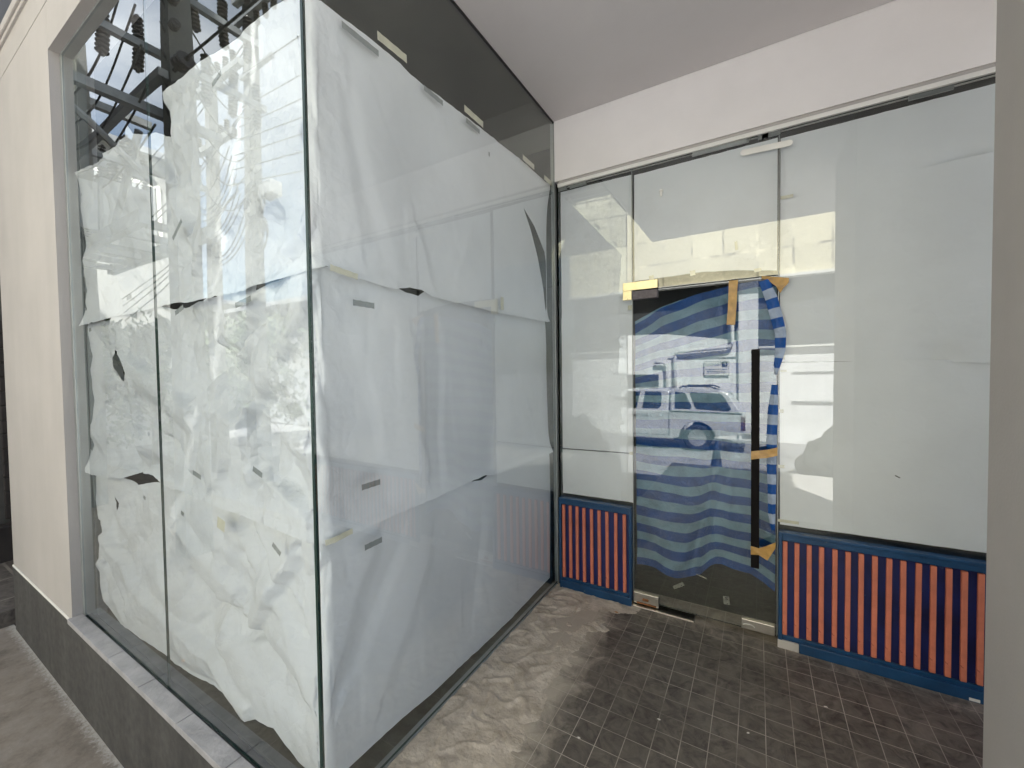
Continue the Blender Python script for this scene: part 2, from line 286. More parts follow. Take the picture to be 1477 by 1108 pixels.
# cement smeared over the floor beside the glass
def cement():
    bm = bmesh.new(); st = .009
    x0, x1, y0, y1 = -1.28, -.60, .3, 2.79
    nx, ny = int((x1-x0)/st), int((y1-y0)/st); vs = {}
    for j in range(ny+1):
        for i in range(nx+1):
            x, y = x0+i*st, y0+j*st
            edge = (-.90 - x) + .17*noise.noise((x*2.3, y*2.3, 3)) + .09*noise.noise((x*8, y*8, 1)) + .05*noise.noise((x*22, y*22, 7))
            edge = max(edge, (y-2.66)*.9*(1 if x < -.66 else .2) + .08*noise.noise((x*9, y*9, 2)) - max(0, x+.72)*1.2)
            t = max(-1, min(1, edge/.16))
            w = Vector((x*5+.6*noise.noise((x*7, y*7, 9)), y*5+.6*noise.noise((x*7, y*7, 4)), 0))
            rid = 1-abs(noise.noise(w*1.5))*2.4; r2 = 1-abs(noise.noise(w*4.1))*2.2
            z = .0022*t + (.0085*max(0, rid)**3 + .0035*max(0, r2)**2 + .0016*noise.noise((x*40, y*40, 0)))*max(0, min(1, (t+.3)))
            hole = noise.noise((x*3.4+5, y*3.4, 11))
            if hole < -.34: z -= .03*(-.34-hole)
            if t < -.2: z = -.003 + .005*max(0, noise.noise((x*28, y*28, 5))-.42+t*.1)*2
            vs[i, j] = bm.verts.new((x, y, z))
    for j in range(ny):
        for i in range(nx):
            q = (vs[i, j], vs[i+1, j], vs[i+1, j+1], vs[i, j+1])
            if max(v.co.z for v in q) > 0: bm.faces.new(q)
    loose = [v for v in bm.verts if not v.link_faces]; bmesh.ops.delete(bm, geom=loose, context='VERTS')
    me = bpy.data.meshes.new('cement_smear'); bm.to_mesh(me); bm.free()
    for p in me.polygons: p.use_smooth = True
    o = link('cement_smear', me, None, M['cement']); tag(o, 'dried cement smeared over the dark floor tiles beside the glass', 'cement', kind='stuff')
cement()

# ------------------------------------------------------------------ left masonry wall
w = empty('masonry_wall', (-5.47, .79, 0), 'cream rendered wall with dark granite base left of the papered window', 'wall')
def wp(mb, name, m, smooth=False, parent=w):
    o = mb.build(name, m, None, smooth); o.parent = parent; o.matrix_parent_inverse = Matrix.Translation(-Vector(parent.location)); return o
mb = MB(); mb.box(-5.47, -3.85, .79, 1.0, -.005, 3.955); mb.box(-3.8505, -1.30, .7905, 1.0, 3.67, 3.955)
mb.box(-5.47, -1.30, .794, 1.0, 3.955, 3.963); mb.box(-5.47, -1.30, .79, 1.0, 3.963, 4.16)
mb.box(-5.47, -5.37, 1.0, 8, -.005, 4.16)
mb.box(-5.37, -1.6, 3.2, 8.5, 4.0, 12.5); wp(mb, 'wall_face_and_shade_block', M['wall'])  # this tall set-back box is unseen, added to shade the street
mb = MB(); mb.box(-5.485, -1.30, .775, 1.02, 4.16, 4.19, .004); mb.box(-5.50, -1.30, .76, 1.03, 4.19, 4.25, .006); wp(mb, 'cornice', M['wall'])
mb = MB(); mb.box(-5.475, -1.262, .786, .99, GZ-.1, -.006); wp(mb, 'granite_base', M['granite'])
mb = MB(); mb.box(-5.474, -3.852, .783, .80, -.013, .004, .003); wp(mb, 'render_lip', M['trim'])
x = -3.848; k = 0
sill = empty('window_sill', (0, 0, 0), None, None); sill.parent = w; sill.matrix_parent_inverse = Matrix.Translation(-Vector(w.location))
mb = MB()
while x < -1.27:
    wd = .43 if k else .31
    x1 = min(x+wd, -1.262); dz = random.uniform(-.0015, .0015)
    mb.box(x, x1-.004, .768+random.uniform(-.002, .002), .838, -.004, .028+dz, .002); x = x1; k += 1
bpy.data.objects.remove(sill)
wp(mb, 'sill_tiles', M['slate'])
mb = MB(); mb.box(-3.848, -1.262, .80, .85, -.003, .020); wp(mb, 'sill_bed', M['cement'])

# ------------------------------------------------------------------ corner window
cw = empty('corner_shop_window', (XG, YF, 0), 'frameless green-edged glass corner window with white paper taped inside', 'window')
def cp(mb, name, m): 
    o = wp(mb, name, m, parent=cw); return o
def pane(name, x0, x1, y0, y1, z0, z1, parent, gm='glass', edge=True):
    """glass sheet with a real thickness; its cut edges show green"""
    mb = MB(); mb.box(x0, x1, y0, y1, z0, z1)
    o = mb.build(name, M[gm]); o.parent = parent; o.matrix_parent_inverse = Matrix.Translation(-Vector(parent.location))
    if edge:
        o.data.materials.append(M['glass_edge']); dx, dy = x1-x0, y1-y0; thin = 0 if dx < dy else 1
        for p in o.data.polygons:
            if abs(p.normal[thin]) < .5: p.material_index = 1
    return o
pane('glass_pane', -3.82, -2.5455, YF, YF+.010, .022, 3.66, cw)
pane('glass_pane', -2.5415, XG-.0035, YF, YF+.010, .022, 3.66, cw)
pane('glass_pane', XG-.010, XG, YF-.001, D+.002, .012, 3.412, cw, 'glass_side')
mb = MB(); mb.box(XG-.0115, XG+.0015, YF-.003, YF-.0012, .022, 3.66); cp(mb, 'corner_seal', M['glass_edge'])
mb = MB(); mb.box(-3.85, -3.812, YF-.005, YF+.055, .0, 3.67, .002); mb.box(-3.812, -1.30, YF-.005, YF+.055, 3.655, 3.67); mb.box(-3.852, -3.79, YF+.057, YF+.10, 0, 3.67)
cp(mb, 'frame', M['frame'])
mb = MB(); mb.box(-3.81, XG-.012, YF-.008, YF+.030, .012, .0215); cp(mb, 'bottom_channel', M['dark'])
mb = MB(); mb.box(XG-.030, XG+.006, YF+.01, D-.03, -.012, .011); cp(mb, 'side_channel', M['frame'])
mb = MB(); mb.box(XG-.018, XG+.004, .86, D, 3.405, 3.4165); cp(mb, 'top_seal', M['dark'])
mb = MB(); mb.box(XG-.026, XG+.004, D-.004, D+.028, .0, 3.41); cp(mb, 'end_stile', M['frame'])

# ------------------------------------------------------------------ paper sheets
SC = 2.56+.0; RC = .085
def wrap(s, z, d):
    """s runs along the front glass from the left jamb, round the corner, then along the side glass"""
    x_c, y_c = XG-.014-RC, YF+.014+RC
    if s < SC-RC: return Vector((-3.85+s, YF+.014+d, z))
    if s > SC+RC: return Vector((XG-.014-d, YF+(s-SC)+.014, z))
    a = (s-(SC-RC))/(2*RC)*PI/2
    return Vector((x_c+(RC-d)*math.sin(a), y_c-(RC-d)*math.cos(a), z))
FOLD = {
'1': [[(0.956,2.916),(1.573,2.275)],[(1.722,2.52),(1.609,2.277),(1.33,2.084)],[(1.804,2.231),(1.697,2.098)],[(0.346,2.842),(0.418,2.41),(0.115,2.063)],[(2.04,2.27),(1.8,2.172)],[(2.305,2.098),(2.227,1.967)],[(2.498,2.1),(2.301,2.022)],[(1.351,2.784),(1.27,2.332)],[(2.682,2.907),(2.742,2.47),(2.808,2.138)],[(2.75,2.65),(2.83,2.36),(2.93,2.03)],[(3.143,2.254),(3.23,1.984)]],
'2': [[(0.717,1.71),(1.443,1.463)],[(1.227,1.276),(1.487,1.077)],[(2.495,1.858),(2.056,1.463),(1.778,1.127)],[(2.18,1.813),(1.762,1.631),(1.443,1.463)],[(2.056,1.463),(2.464,1.347)],[(1.736,1.724),(1.938,1.541)],[(1.749,1.446),(1.984,1.368)],[(0.16,1.882),(0.61,1.53),(0.824,1.024)],[(2.083,1.204),(2.453,1.095)],[(2.294,1.439),(2.134,1.182)],[(0.822,1.61),(0.943,1.229)],[(2.727,1.836),(2.811,1.537),(2.909,1.129)],[(3.067,1.749),(3.144,1.13)],[(3.275,1.79),(3.256,1.078)]],
'3': [[(0.287,0.561),(0.867,0.341),(1.666,0.251),(1.978,0.153)],[(0.138,0.622),(0.521,0.182)],[(2.327,0.916),(2.04,0.551)],[(1.402,0.576),(1.933,0.529),(2.333,0.385)],[(1.346,0.843),(1.881,0.636)],[(2.984,0.853),(2.837,0.637),(2.708,0.417)],[(2.826,0.869),(2.626,0.439)],[(3.605,0.723),(3.526,0.286)],[(3.148,0.743),(2.881,0.263)],[(1.987,0.96),(2.346,0.656)]]}
def segd(px, pz, a, b):
    ax, az = a; bx, bz = b; dx, dz = bx-ax, bz-az; l = dx*dx+dz*dz
    t = ((px-ax)*dx+(pz-az)*dz)/l; tc = max(0, min(1, t))
    ex, ez = px-(ax+dx*tc), pz-(az+dz*tc)
    return math.hypot(ex, ez), (px-ax)*dz-(pz-az)*dx, t
def _h(i, j, seed):
    return math.sin(i*127.1+j*311.7+seed*74.7)*43758.5453 % 1.0
def facet(x, y, sc, seed, rot=.5, an=1.9):
    """height of crumpled paper: flat facets meeting in straight creases"""
    x, y = x+.10*sc*noise.noise((x/sc*.7, y/sc*.7, seed))*2.4, y+.10*sc*noise.noise((x/sc*.7, y/sc*.7, seed+5))*2.4
    c, s_ = math.cos(rot), math.sin(rot); u, v = (x*c+y*s_)/sc, (-x*s_+y*c)/(sc*an)
    k = (u+v)*.366; i, j = math.floor(u+k), math.floor(v+k); fu, fv = u+k-i, v+k-j
    a, d = _h(i, j, seed), _h(i+1, j+1, seed)
    if fu > fv: b = _h(i+1, j, seed); return a*(1-fu)+b*(fu-fv)+d*fv-.5
    b = _h(i, j+1, seed); return a*(1-fv)+b*(fv-fu)+d*fu-.5
def make_height(key, seed, z0, z1):
    rnd = random.Random(seed); segs = []
    for i, line in enumerate(FOLD[key]):
        amp = (.024 if i % 2 else -.024) if line[0][0] < 2.5 else (.016 if i % 2 else -.016)
        wd = rnd.uniform(.05, .085) if line[0][0] < 2.5 else rnd.uniform(.07, .12)
        for a, b in zip(line, line[1:]): segs.append((a, b, amp, wd, i))
    for i in range(14):
        a = (rnd.uniform(.1, 2.5), rnd.uniform(z0, z1)); th = rnd.uniform(0, PI); l = rnd.uniform(.12, .45)
        b = (a[0]+l*math.cos(th), a[1]+l*math.sin(th)); segs.append((a, b, rnd.choice((-1, 1))*rnd.uniform(.004, .012), rnd.uniform(.025, .06), 100+i))
    for i in range(16):
        a = (rnd.uniform(2.6, 4.5), rnd.uniform(z0, z1)); th = rnd.uniform(1.1, 2.1); l = rnd.uniform(.1, .4)
        b = (a[0]+l*math.cos(th), a[1]+l*math.sin(th)); segs.append((a, b, rnd.choice((-1, 1))*rnd.uniform(.001, .004), rnd.uniform(.02, .05), 200+i))
    def h(s, z):
        wob = .022*noise.noise((s*5, z*5, seed)); ss = s+wob; zz = z+.022*noise.noise((s*5, z*5, seed+9)); best = {}
        for a, b, amp, wd, g in segs:
            if s < min(a[0], b[0])-wd*1.2 or s > max(a[0], b[0])+wd*1.2: continue
            d, side, t = segd(ss, zz, a, b)
            ww = wd*(1.9 if side > 0 else .6)          # steep on one side, slack on the other
            if d < ww:
                v = amp*(1-d/ww)**1.1
                if g not in best or abs(v) > abs(best[g]): best[g] = v
        a_side = max(0., min(1., (SC+.15-s)/.3))
        w1 = Vector((s*1.7, z*1.4, seed)); 
        lo = .014*noise.noise(w1)+(.105*facet(s, z, .32, seed, .6)+.052*facet(s, z, .14, seed+2, 1.2)+.016*facet(s, z, .055, seed+3, .2))*(.05+.95*a_side)*(1 if key != '3' else .62)
        if s > SC-.2:                                   # long soft drapes on the side glass
            lo += .014*math.sin((s-SC)*8.5+z*1.4+seed)*math.exp(-abs(s-SC-.45)*1.4)
        f = sum(best.values())*(.55+1.7*a_side)+lo*min(1, .35+abs(s)/.35)*(1 if key != '3' else min(1, .35+max(0, z-.08)/.25))
        return f
    return h
def in_poly(p, poly):
    x, y = p; c = False; j = len(poly)-1
    for i in range(len(poly)):
        xi, yi = poly[i]; xj, yj = poly[j]
        if (yi > y) != (yj > y) and x < (xj-xi)*(y-yi)/(yj-yi)+xi: c = not c
        j = i
    return c
def dens(poly, st=.03, jag=.0):
    out = []
    for i, a in enumerate(poly):
        b = poly[(i+1) % len(poly)]; n = max(1, int(math.dist(a, b)/st))
        for k in range(n):
            t = k/n; j = jag*noise.noise((a[0]*30+k*.7, a[1]*30, 2)) if k else 0
            out.append((a[0]+(b[0]-a[0])*t+j*.3, a[1]+(b[1]-a[1])*t+j))
    return out
def sheet(name, outline, holes, hfun, posfun, m, label, step=.0135, crumple=None, jag=.006, group=None):
    loops = [dens(outline, .03, jag)]+[dens(h, .02) for h in holes]
    vs, es = [], []
    for lp in loops:
        k0 = len(vs); vs += [Vector(p) for p in lp]; es += [(k0+i, k0+(i+1) % len(lp)) for i in range(len(lp))]
    bset = vs[:]
    xs = [p[0] for p in outline]; zs = [p[1] for p in outline]; rnd = random.Random(3)
    grid = {}
    for p in bset: grid.setdefault((int(p.x/step), int(p.y/step)), []).append(p)
    y = min(zs); r = 0
    while y < max(zs):
        x = min(xs)+(step/2 if r % 2 else 0)
        while x < max(xs):
            p = (x+rnd.uniform(-.2, .2)*step, y+rnd.uniform(-.2, .2)*step)
            gi, gj = int(p[0]/step), int(p[1]/step)
            ok = all((q.x-p[0])**2+(q.y-p[1])**2 > (step*.45)**2 for a in (-1, 0, 1) for b in (-1, 0, 1) for q in grid.get((gi+a, gj+b), ()))
            if ok and in_poly(p, loops[0]) and not any(in_poly(p, h) for h in loops[1:]): vs.append(Vector(p))
            x += step
        y += step*.9; r += 1
    V, E, F, *_ = delaunay_2d_cdt(vs, es, [], 0, 1e-6)
    me = bpy.data.meshes.new(name); co = []; cr = []
    for p in V:
        co.append(posfun(p.x, p.y, hfun(p.x, p.y))); cr.append(crumple(p.x, p.y) if crumple else .3)
    fs = []
    for f in F:
        c = (sum(V[i].x for i in f)/3, sum(V[i].y for i in f)/3)
        if in_poly(c, loops[0]) and not any(in_poly(c, h) for h in loops[1:]): fs.append(f)
    me.from_pydata(co, [], fs); at = me.attributes.new('crumple', 'FLOAT', 'POINT'); at.data.foreach_set('value', cr)
    for p in me.polygons: p.use_smooth = True
    o = link(name, me, None, m); tag(o, label, 'paper', group)
    return o
def crA(s, z): return .10+.85*max(0., min(1., (SC+.25-s)/.5))
def clampd(h, base, lip_b=None, lip_t=None):
    def g(s, z):
        v = base+h(s, z); v = .004+(math.log1p(math.exp(min(v, .3)*90))/90)
        cap = .075 if s > 2.2 else .13; v = v if v < cap*.8 else cap*.8+cap*.2*(1-math.exp(-(v-cap*.8)/(cap*.2)))
        if lip_b is not None: q = math.exp(-max(0, z-lip_b)/.05); v = v*(1-.85*q)+.003*q
        if lip_t is not None: q = math.exp(-max(0, lip_t-z)/.05); v = v*(1-.3*q)+.028*q
        q = math.exp(-max(0, 2.93-z)/.10); v = v*(1-.75*q)+.004*q          # taped flat along the top
        return v
    return g
top1 = [(0.0,2.93),(0.353,2.903),(0.707,2.904),(0.897,2.916),(0.955,2.938),(0.99,2.89),(1.147,2.871),(1.288,2.81),(1.367,2.792),(1.40,2.955),(1.645,2.932),(1.866,2.945),(2.08,2.925),(2.26,2.919),(2.6,2.90),(2.826,2.917),(2.978,2.922),(3.108,2.92),(3.426,2.934),(3.616,2.945),(4.039,2.968),(4.408,2.962),(4.487,2.972)]
bot1 = [(0.012,1.932),(0.742,1.944),(1.201,1.945),(1.32,1.95),(1.48,1.946),(1.56,1.935),(2.10,1.928),(2.136,1.938),(2.201,1.947),(2.459,1.959),(2.583,1.972),(2.645,1.985),(2.767,1.962),(2.959,1.952),(3.05,1.975),(3.13,1.978),(3.19,1.956),(3.775,1.947),(4.44,1.958),(4.488,1.965)]
top2 = [(0.012,1.925),(0.742,1.937),(1.201,1.939),(1.32,1.932),(1.48,1.928),(1.56,1.945),(2.10,1.945),(2.136,1.931),(2.201,1.936),(2.459,1.965),(2.583,1.972),(2.645,1.970),(2.767,1.975),(2.959,1.962),(3.05,1.955),(3.13,1.952),(3.19,1.965),(3.775,1.955),(4.44,1.965),(4.488,1.975)]
bot2 = [(0.016,0.968),(0.43,0.975),(0.70,1.01),(0.80,1.045),(1.03,1.06),(1.214,1.034),(1.512,1.02),(2.029,1.014),(2.385,0.999),(2.585,.985),(2.697,.985),(2.902,0.995),(3.081,0.998),(3.34,1.006),(3.50,1.01),(3.60,1.012),(3.70,.99),(4.043,0.99),(4.488,0.991)]
top3 = [(0.026,0.96),(0.43,0.972),(0.76,.965),(0.85,0.985),(1.038,1.012),(1.214,1.024),(1.33,1.018),(1.46,1.028),(2.029,1.022),(2.24,1.0),(2.33,.996),(2.385,1.010),(2.585,1.015),(2.697,1.008),(2.902,1.01),(3.081,1.01),(3.34,1.018),(3.50,.99),(3.62,.978),(3.70,1.0),(4.043,.999),(4.488,1.0)]
bot3 = [(4.487,.03),(3.893,.02),(3.586,.025),(3.233,.04),(2.946,.063),(2.729,.073),(2.45,.085),(2.323,.088),(2.236,.118),(2.159,.153),(1.954,.122),(1.662,.102),(1.26,.09),(.882,.084),(.46,.06),(.212,.143)]
left1 = [(0.036,2.744),(0.082,2.557),(0.084,2.356),(-0.005,2.26),(0.0,2.1)]
h1, h2, h3 = make_height('1', 11, 1.95, 2.9), make_height('2', 23, 1.0, 1.95), make_height('3', 37, .05, 1.0)
slit = [(4.143,2.695),(4.291,2.612),(4.453,2.475),(4.478,2.40),(4.478,2.079),(4.46,2.037),(4.43,2.194),(4.34,2.409),(4.239,2.573)]
s1 = sheet('cover_paper', top1+bot1[::-1]+left1[::-1], [slit], clampd(h1, .050, 1.94), wrap, M['paper'], 'crumpled white paper taped inside the corner window, topmost of its three rows', crumple=crA)
hole2 = [(0.657,1.752),(0.75,1.70),(0.823,1.617),(0.80,1.56),(0.773,1.50),(0.70,1.45),(0.616,1.375),(0.63,1.46),(0.60,1.50),(0.625,1.571),(.62,1.65)]
raise_ = lambda pts, gaps: [(a, b+(0 if any(g0 < a < g1 for g0, g1 in gaps) else .022)) for a, b in pts]
s2 = sheet('cover_paper', raise_(top2, [(1.25,1.6),(2.12,2.19),(3.02,3.15)])+bot2[::-1], [hole2], clampd(h2, .052, 1.0, 1.97), wrap, M['paper'], 'crumpled white paper with a torn slit, middle row of the corner window', crumple=crA)
hole3 = [(0.45,0.86),(0.50,0.825),(0.475,0.775),(.455,.80)]
s3 = sheet('cover_paper', raise_(top3, [(.72,1.42),(2.2,2.36),(3.45,3.75)])+bot3+[(0.15,0.282),(0.14,0.636),(.05,.80)], [hole3], clampd(h3, .044, None, 1.03), wrap, M['paper'], 'white paper sagging above the sill, lowest row of the corner window', crumple=lambda s, z: crA(s, z)*.7)

def tape_on(parent, s, z, w, h, rot, m, hf, base, name='tape'):
    # a strip of tape following the glass side of the paper
    c, sn = math.cos(rot), math.sin(rot); vs = []; n = 6
    for j in (0, 1):
        for i in range(n+1):
            u, v = (i/n-.5)*w, (j-.5)*h + (.0015 if (i+j) % 2 else 0)
            ss, zz = s+u*c-v*sn, z+u*sn+v*c
            vs.append(wrap(ss, zz, base-.003))
    me = bpy.data.meshes.new(name); me.from_pydata(vs, [], [(i, i+1, n+2+i, n+1+i) for i in range(n)])
    return link(name, me, parent, m)
for s_, z_, w_, r_ in [(.944,2.022,.07,.1),(1.551,2.269,.12,.6),(1.957,2.80,.08,.3)]:
    tape_on(s1, s_, z_, w_, .022, r_, M['tape_grey'], h1, .002)
for s_, z_, w_, r_ in [(1.543,1.90,.09,.25),(2.107,1.882,.12,.15),(.3,1.89,.04,.1),(2.176,1.215,.07,-.3),(1.662,1.144,.08,-.2)]:
    tape_on(s2, s_, z_, w_, .022, r_, M['tape_grey'], h2, .002)
for s_, z_, w_, r_ in [(2.292,.935,.06,-.5),(1.05,.95,.03,-.3),(1.5,.94,.03,-.3)]: tape_on(s3, s_, z_, w_, .02, r_, M['tape_grey'], h3, .002)
tape_on(s3, 1.871, .954, .065, .05, -.2, M['tape_cream'], h3, .002)
for s_, z_, w_, r_, m_ in [(2.79,2.865,.17,.02,'tape_grey'),(3.20,2.885,.13,.0,'tape_grey'),(3.51,2.90,.12,-.02,'tape_grey'),(2.95,2.94,.16,.04,'tape_cream'),(3.52,2.955,.17,0,'tape_cream'),(4.13,2.975,.16,0,'tape_cream'),(4.42,2.97,.12,0,'tape_cream'),(3.66,2.82,.012,0,'tape_grey')]:
    tape_on(s1, s_, z_, w_, .024 if m_ == 'tape_grey' else .034, r_, M[m_], h1, .002)
tape_on(s2, 2.775, 1.86, .10, .022, 0, M['tape_grey'], h2, .002); tape_on(s2, 2.79, 1.158, .09, .022, .02, M['tape_grey'], h2, .002)
tape_on(s1, 2.69, 1.965, .12, .022, -.1, M['tape_cream'], h1, .002); tape_on(s1, 3.776, 2.0, .035, .075, 0, M['tape_cream'], h1, .002)
tape_on(s3, 2.795, .922, .085, .022, .03, M['tape_grey'], h3, .002); tape_on(s2, 2.64, 1.0, .12, .02, .1, M['tape_cream'], h2, .002)

# ------------------------------------------------------------------ door wall
lw = MB(); lw.box(-1.285, 2.9, D, D+.2, 2.985, 3.66); lt = lw.build('lintel_wall', M['lintel']); tag(lt, 'warm white lintel band above the papered glass front', 'wall')
mb = MB(); mb.box(-1.255, 2.2, D+.006, D+.10, 2.962, 2.983); mb.build('shadow_groove', M['pillar'], lt)
mb = MB(); mb.box(-1.258, 2.2, D-.006, D+.10, 2.938, 2.962, .003); mb.build('trim', M['trim'], lt)
mb = MB(); mb.box(-1.256, 2.2, D+.04, D+.09, 2.905, 2.937); mb.build('channel', M['dark'], lt)
mb = MB()
for a, b in ((-1.255,-1.188),(-1.165,-1.04),(-.06,-.045),(.0,.05),(.02,.11),(.64,.80),(-.35,-.06)): mb.box(a, b, D+.004, D+.012, 2.912, 2.936)
mb.build('channel_filler', M['frame'], lt)
rw = MB(); rw.box(2.2, 2.9, D+.0, D+.2, 0, 2.9849); tag(rw.build('end_wall', M['lintel']), 'plain warm white wall ending the glass front behind the pillar', 'wall')
pl = MB(); pl.box(.60, 1.72, .88, 1.80, 0, 3.4165, .004); tag(pl.build('pillar', M['pillar']), 'plain grey square pillar at the right edge of the porch', 'pillar')

GY0, GY1 = D+.004, D+.014
def win(name, x0, x1, z0, z1, label, cat='window'):
    e = empty(name, (x0, D, z0), label, cat); pane('glass_pane', x0, x1, GY0, GY1, z0, z1, e, 'glass_door'); return e
win('side_window', XG+.030, -.7235, .04, 2.934, 'narrow papered glass pane between the glass corner and the door')
win('side_window', .1045, 2.198, .04, 2.934, 'wide papered glass pane between the door and the grey pillar')
tw = win('transom_window', -.7195, .1005, 2.128, 2.934, 'papered glass transom reflecting cream panels above the door')
door = empty('glass_door', (-.72, D, .03), 'frameless glass door with black pull bar and striped tarp behind', 'door')
def dp(mb, name, m, smooth=False): return wp(mb, name, m, smooth, parent=door)
pane('glass_leaf', -.7195, .0985, GY0, GY1, .035, 2.122, door, 'glass_door')
mb = MB(); mb.box(-.030, .012, D-.062, D-.040, .438, 1.706, .003); hd = dp(mb, 'pull_handle', M['black_handle'])
mb = MB()
for z in (.62, 1.52): mb.tube([(-.009, D-.042, z), (-.009, D+.004, z)], .009, 12)
dp(mb, 'handle_standoff', M['steel'], True)
mb = MB(); mb.box(-.722, -.556, D-.012, D+.028, .018, .092, .003); dp(mb, 'bottom_patch', M['steel'])
mb = MB(); mb.box(-.078, .092, D-.012, D+.028, .040, .098, .003); bp2 = dp(mb, 'bottom_patch', M['steel'])
mb = MB(); mb.tube([(-.040+.030*math.cos(a), D-.016, .062+.013*math.sin(a)) for a in [PI*k/10 for k in range(11)]], .0035, 6); dp(mb, 'lock_cover', M['trim'], True)
mb = MB(); mb.box(-.66, -.62, D-.017, D-.011, .045, .062, .004); mb.box(-.70, -.57, D-.016, D-.012, .020, .030, .001); dp(mb, 'rust_patch', M['rust'])
mb = MB(); mb.box(-.718, -.556, D-.014, D+.028, 2.066, 2.121, .003); dp(mb, 'top_patch', M['dull_steel'])
mb = MB(); mb.box(-.781, -.722, D-.014, D-.0005, 2.066, 2.1275, .002); mb.box(-.781, -.555, D-.014, D-.0005, 2.1275, 2.182, .002)
o = mb.build('hinge_patch', M['brass'], tw); o.matrix_parent_inverse = Matrix.Translation(-Vector(tw.location))
mb = MB(); mb.box(-.72, -.34, D-.04, D+.06, .002, .012, .002); tag(mb.build('door_threshold', M['steel']), 'scuffed steel threshold strip under the glass door', 'threshold')
mb = MB(); mb.box(.1005, .1045, D+.002, D+.016, .04, 2.934); mb.box(-.7235, -.7195, D+.002, D+.016, .04, 2.934)
o = mb.build('joint_seal', M['frame']); tag(o, 'thin dark green silicone joints either side of the glass door', 'seal')

# flat papers behind the door wall glass
def flat(x, z, d): return Vector((x, D+.022+d, z))
def soft(seed, amp=.006, bulge=()):
    def h(x, z):
        v = .004+amp*noise.noise((x*2.2, z*2.2, seed))+amp*.4*noise.noise((x*7, z*7, seed))
        for bx, bz, r, a in bulge:
            dd = math.hypot((x-bx), (z-bz)*1.6)/r
            if dd < 1: v += a*(1-dd)**1.5
        return max(.0005, v)
    return h
FP = dict(step=.035, jag=.002)
papers = [
 ([(-1.252,1.985),(-.728,1.925),(-.727,2.912),(-1.252,2.918)], soft(1), 'smooth white paper in the narrow pane by the corner, top sheet', .012),
 ([(-1.252,1.02),(-.728,1.03),(-.727,1.93),(-1.252,1.99)], soft(2), 'smooth white paper in the narrow pane by the corner, middle sheet', .006),
 ([(-1.252,.684),(-.90,.688),(-.728,.688),(-.728,1.024),(-1.252,1.013)], soft(3, .003, [(-1.2,.72,.10,.02)]), 'short white paper strip above the small slatted panel', 0),
 ([(-.712,2.195),(-.30,2.20),(-.11,2.185),(.096,2.155),(.096,2.905),(-.712,2.90)], soft(4), 'pale white paper filling the transom above the glass door', 0),
 ([(.110,2.54),(.62,2.57),(.93,2.585),(2.15,2.60),(2.15,2.906),(.110,2.90)], soft(5, .003, [(.85,2.60,.14,.03),(.15,2.52,.09,.02)]), 'smooth white paper in the wide pane by the pillar, top sheet', .010),
 ([(.110,1.632),(.55,1.625),(.93,1.608),(2.15,1.60),(2.15,2.60),(.93,2.59),(.11,2.548)], soft(6, .004, [(.74,1.64,.14,.035),(.14,1.65,.07,.02)]), 'smooth white paper in the wide pane by the pillar, middle sheet', .005),
 ([(.115,.690),(.40,.692),(.93,.70),(2.15,.70),(2.15,1.615),(.93,1.622),(.55,1.628),(.40,1.626),(.11,1.627)], soft(8, .004, [(.90,1.58,.26,.022),(.42,.72,.12,.012)]), 'smooth white paper in the wide pane by the pillar, lowest sheet', 0),
]
PO = []
for ol, hf, lab, off in papers:
    hh = (lambda hf, off: lambda x, z: hf(x, z)+off)(hf, off)
    PO.append(sheet('cover_paper', ol, [], hh, flat, M['paper_side'], lab, crumple=lambda a, b: .13, **FP))
def ptape(parent, x, z, w, h, rot, m, y=D+.0175, name='tape'):
    c, s = math.cos(rot), math.sin(rot); vs = []
    for u, v in ((-.5,-.5),(0,-.53),(.5,-.5),(.5,.5),(0,.47),(-.5,.5)):
        vs.append((x+u*w*c-v*h*s, y, z+u*w*s+v*h*c))
    me = bpy.data.meshes.new(name); me.from_pydata(vs, [], [(0,1,4,5),(1,2,3,4)]); return link(name, me, parent, m)
for x_, z_, w_, h_ in [(-.74,2.02,.03,.03),(-.735,1.03,.03,.02),(-.60,2.20,.03,.035),(-.35,2.20,.03,.03),(.0,2.17,.035,.02),(-.11,2.33,.015,.05)]: ptape(PO[0] if x_ < -.73 else PO[3], x_, z_, w_, h_, .1, M['tape_cream'])
for p_, x_, z_, w_, h_ in [(4,.14,2.56,.06,.018),(5,.12,1.66,.03,.03),(6,.128,1.58,.03,.012),(6,.155,.715,.10,.016),(6,.118,1.35,.022,.02),(6,.12,1.03,.03,.018)]: ptape(PO[p_], x_, z_, w_, h_, 0, M['tape_cream'])
ptape(PO[6], .62, 1.03, .022, .005, -.5, M['dark'], name='tear_mark')
# long rounded white adhesive strip across the joint
mb = MB(); n = 8; pts = []
for cx, s0 in ((.148, -PI/2), (-.072, PI/2)): pts += [(cx+.017*math.cos(s0+PI*k/n), .017*math.sin(s0+PI*k/n)) for k in range(n+1)]
me_pts = [(x, 2.853+z-.04*(x-.03)) for x, z in pts]
mb.prism(me_pts, D-.001, D+.0035); tag(mb.build('adhesive_strip', M['trim']), 'rounded white adhesive strip stuck across the joint above the door', 'adhesive strip')
mb = MB(); mb.lathe((-.535, D-.004, 2.745), (0, 1, 0), [(0, .007), (.004, .012), (.0079, .012)], 12); mb.box(-.541, -.529, D-.003, D+.003, 2.71, 2.742, .002)
tag(mb.build('suction_hook', M['trim'], smooth=False), 'small clear suction hook on the transom glass', 'hook')

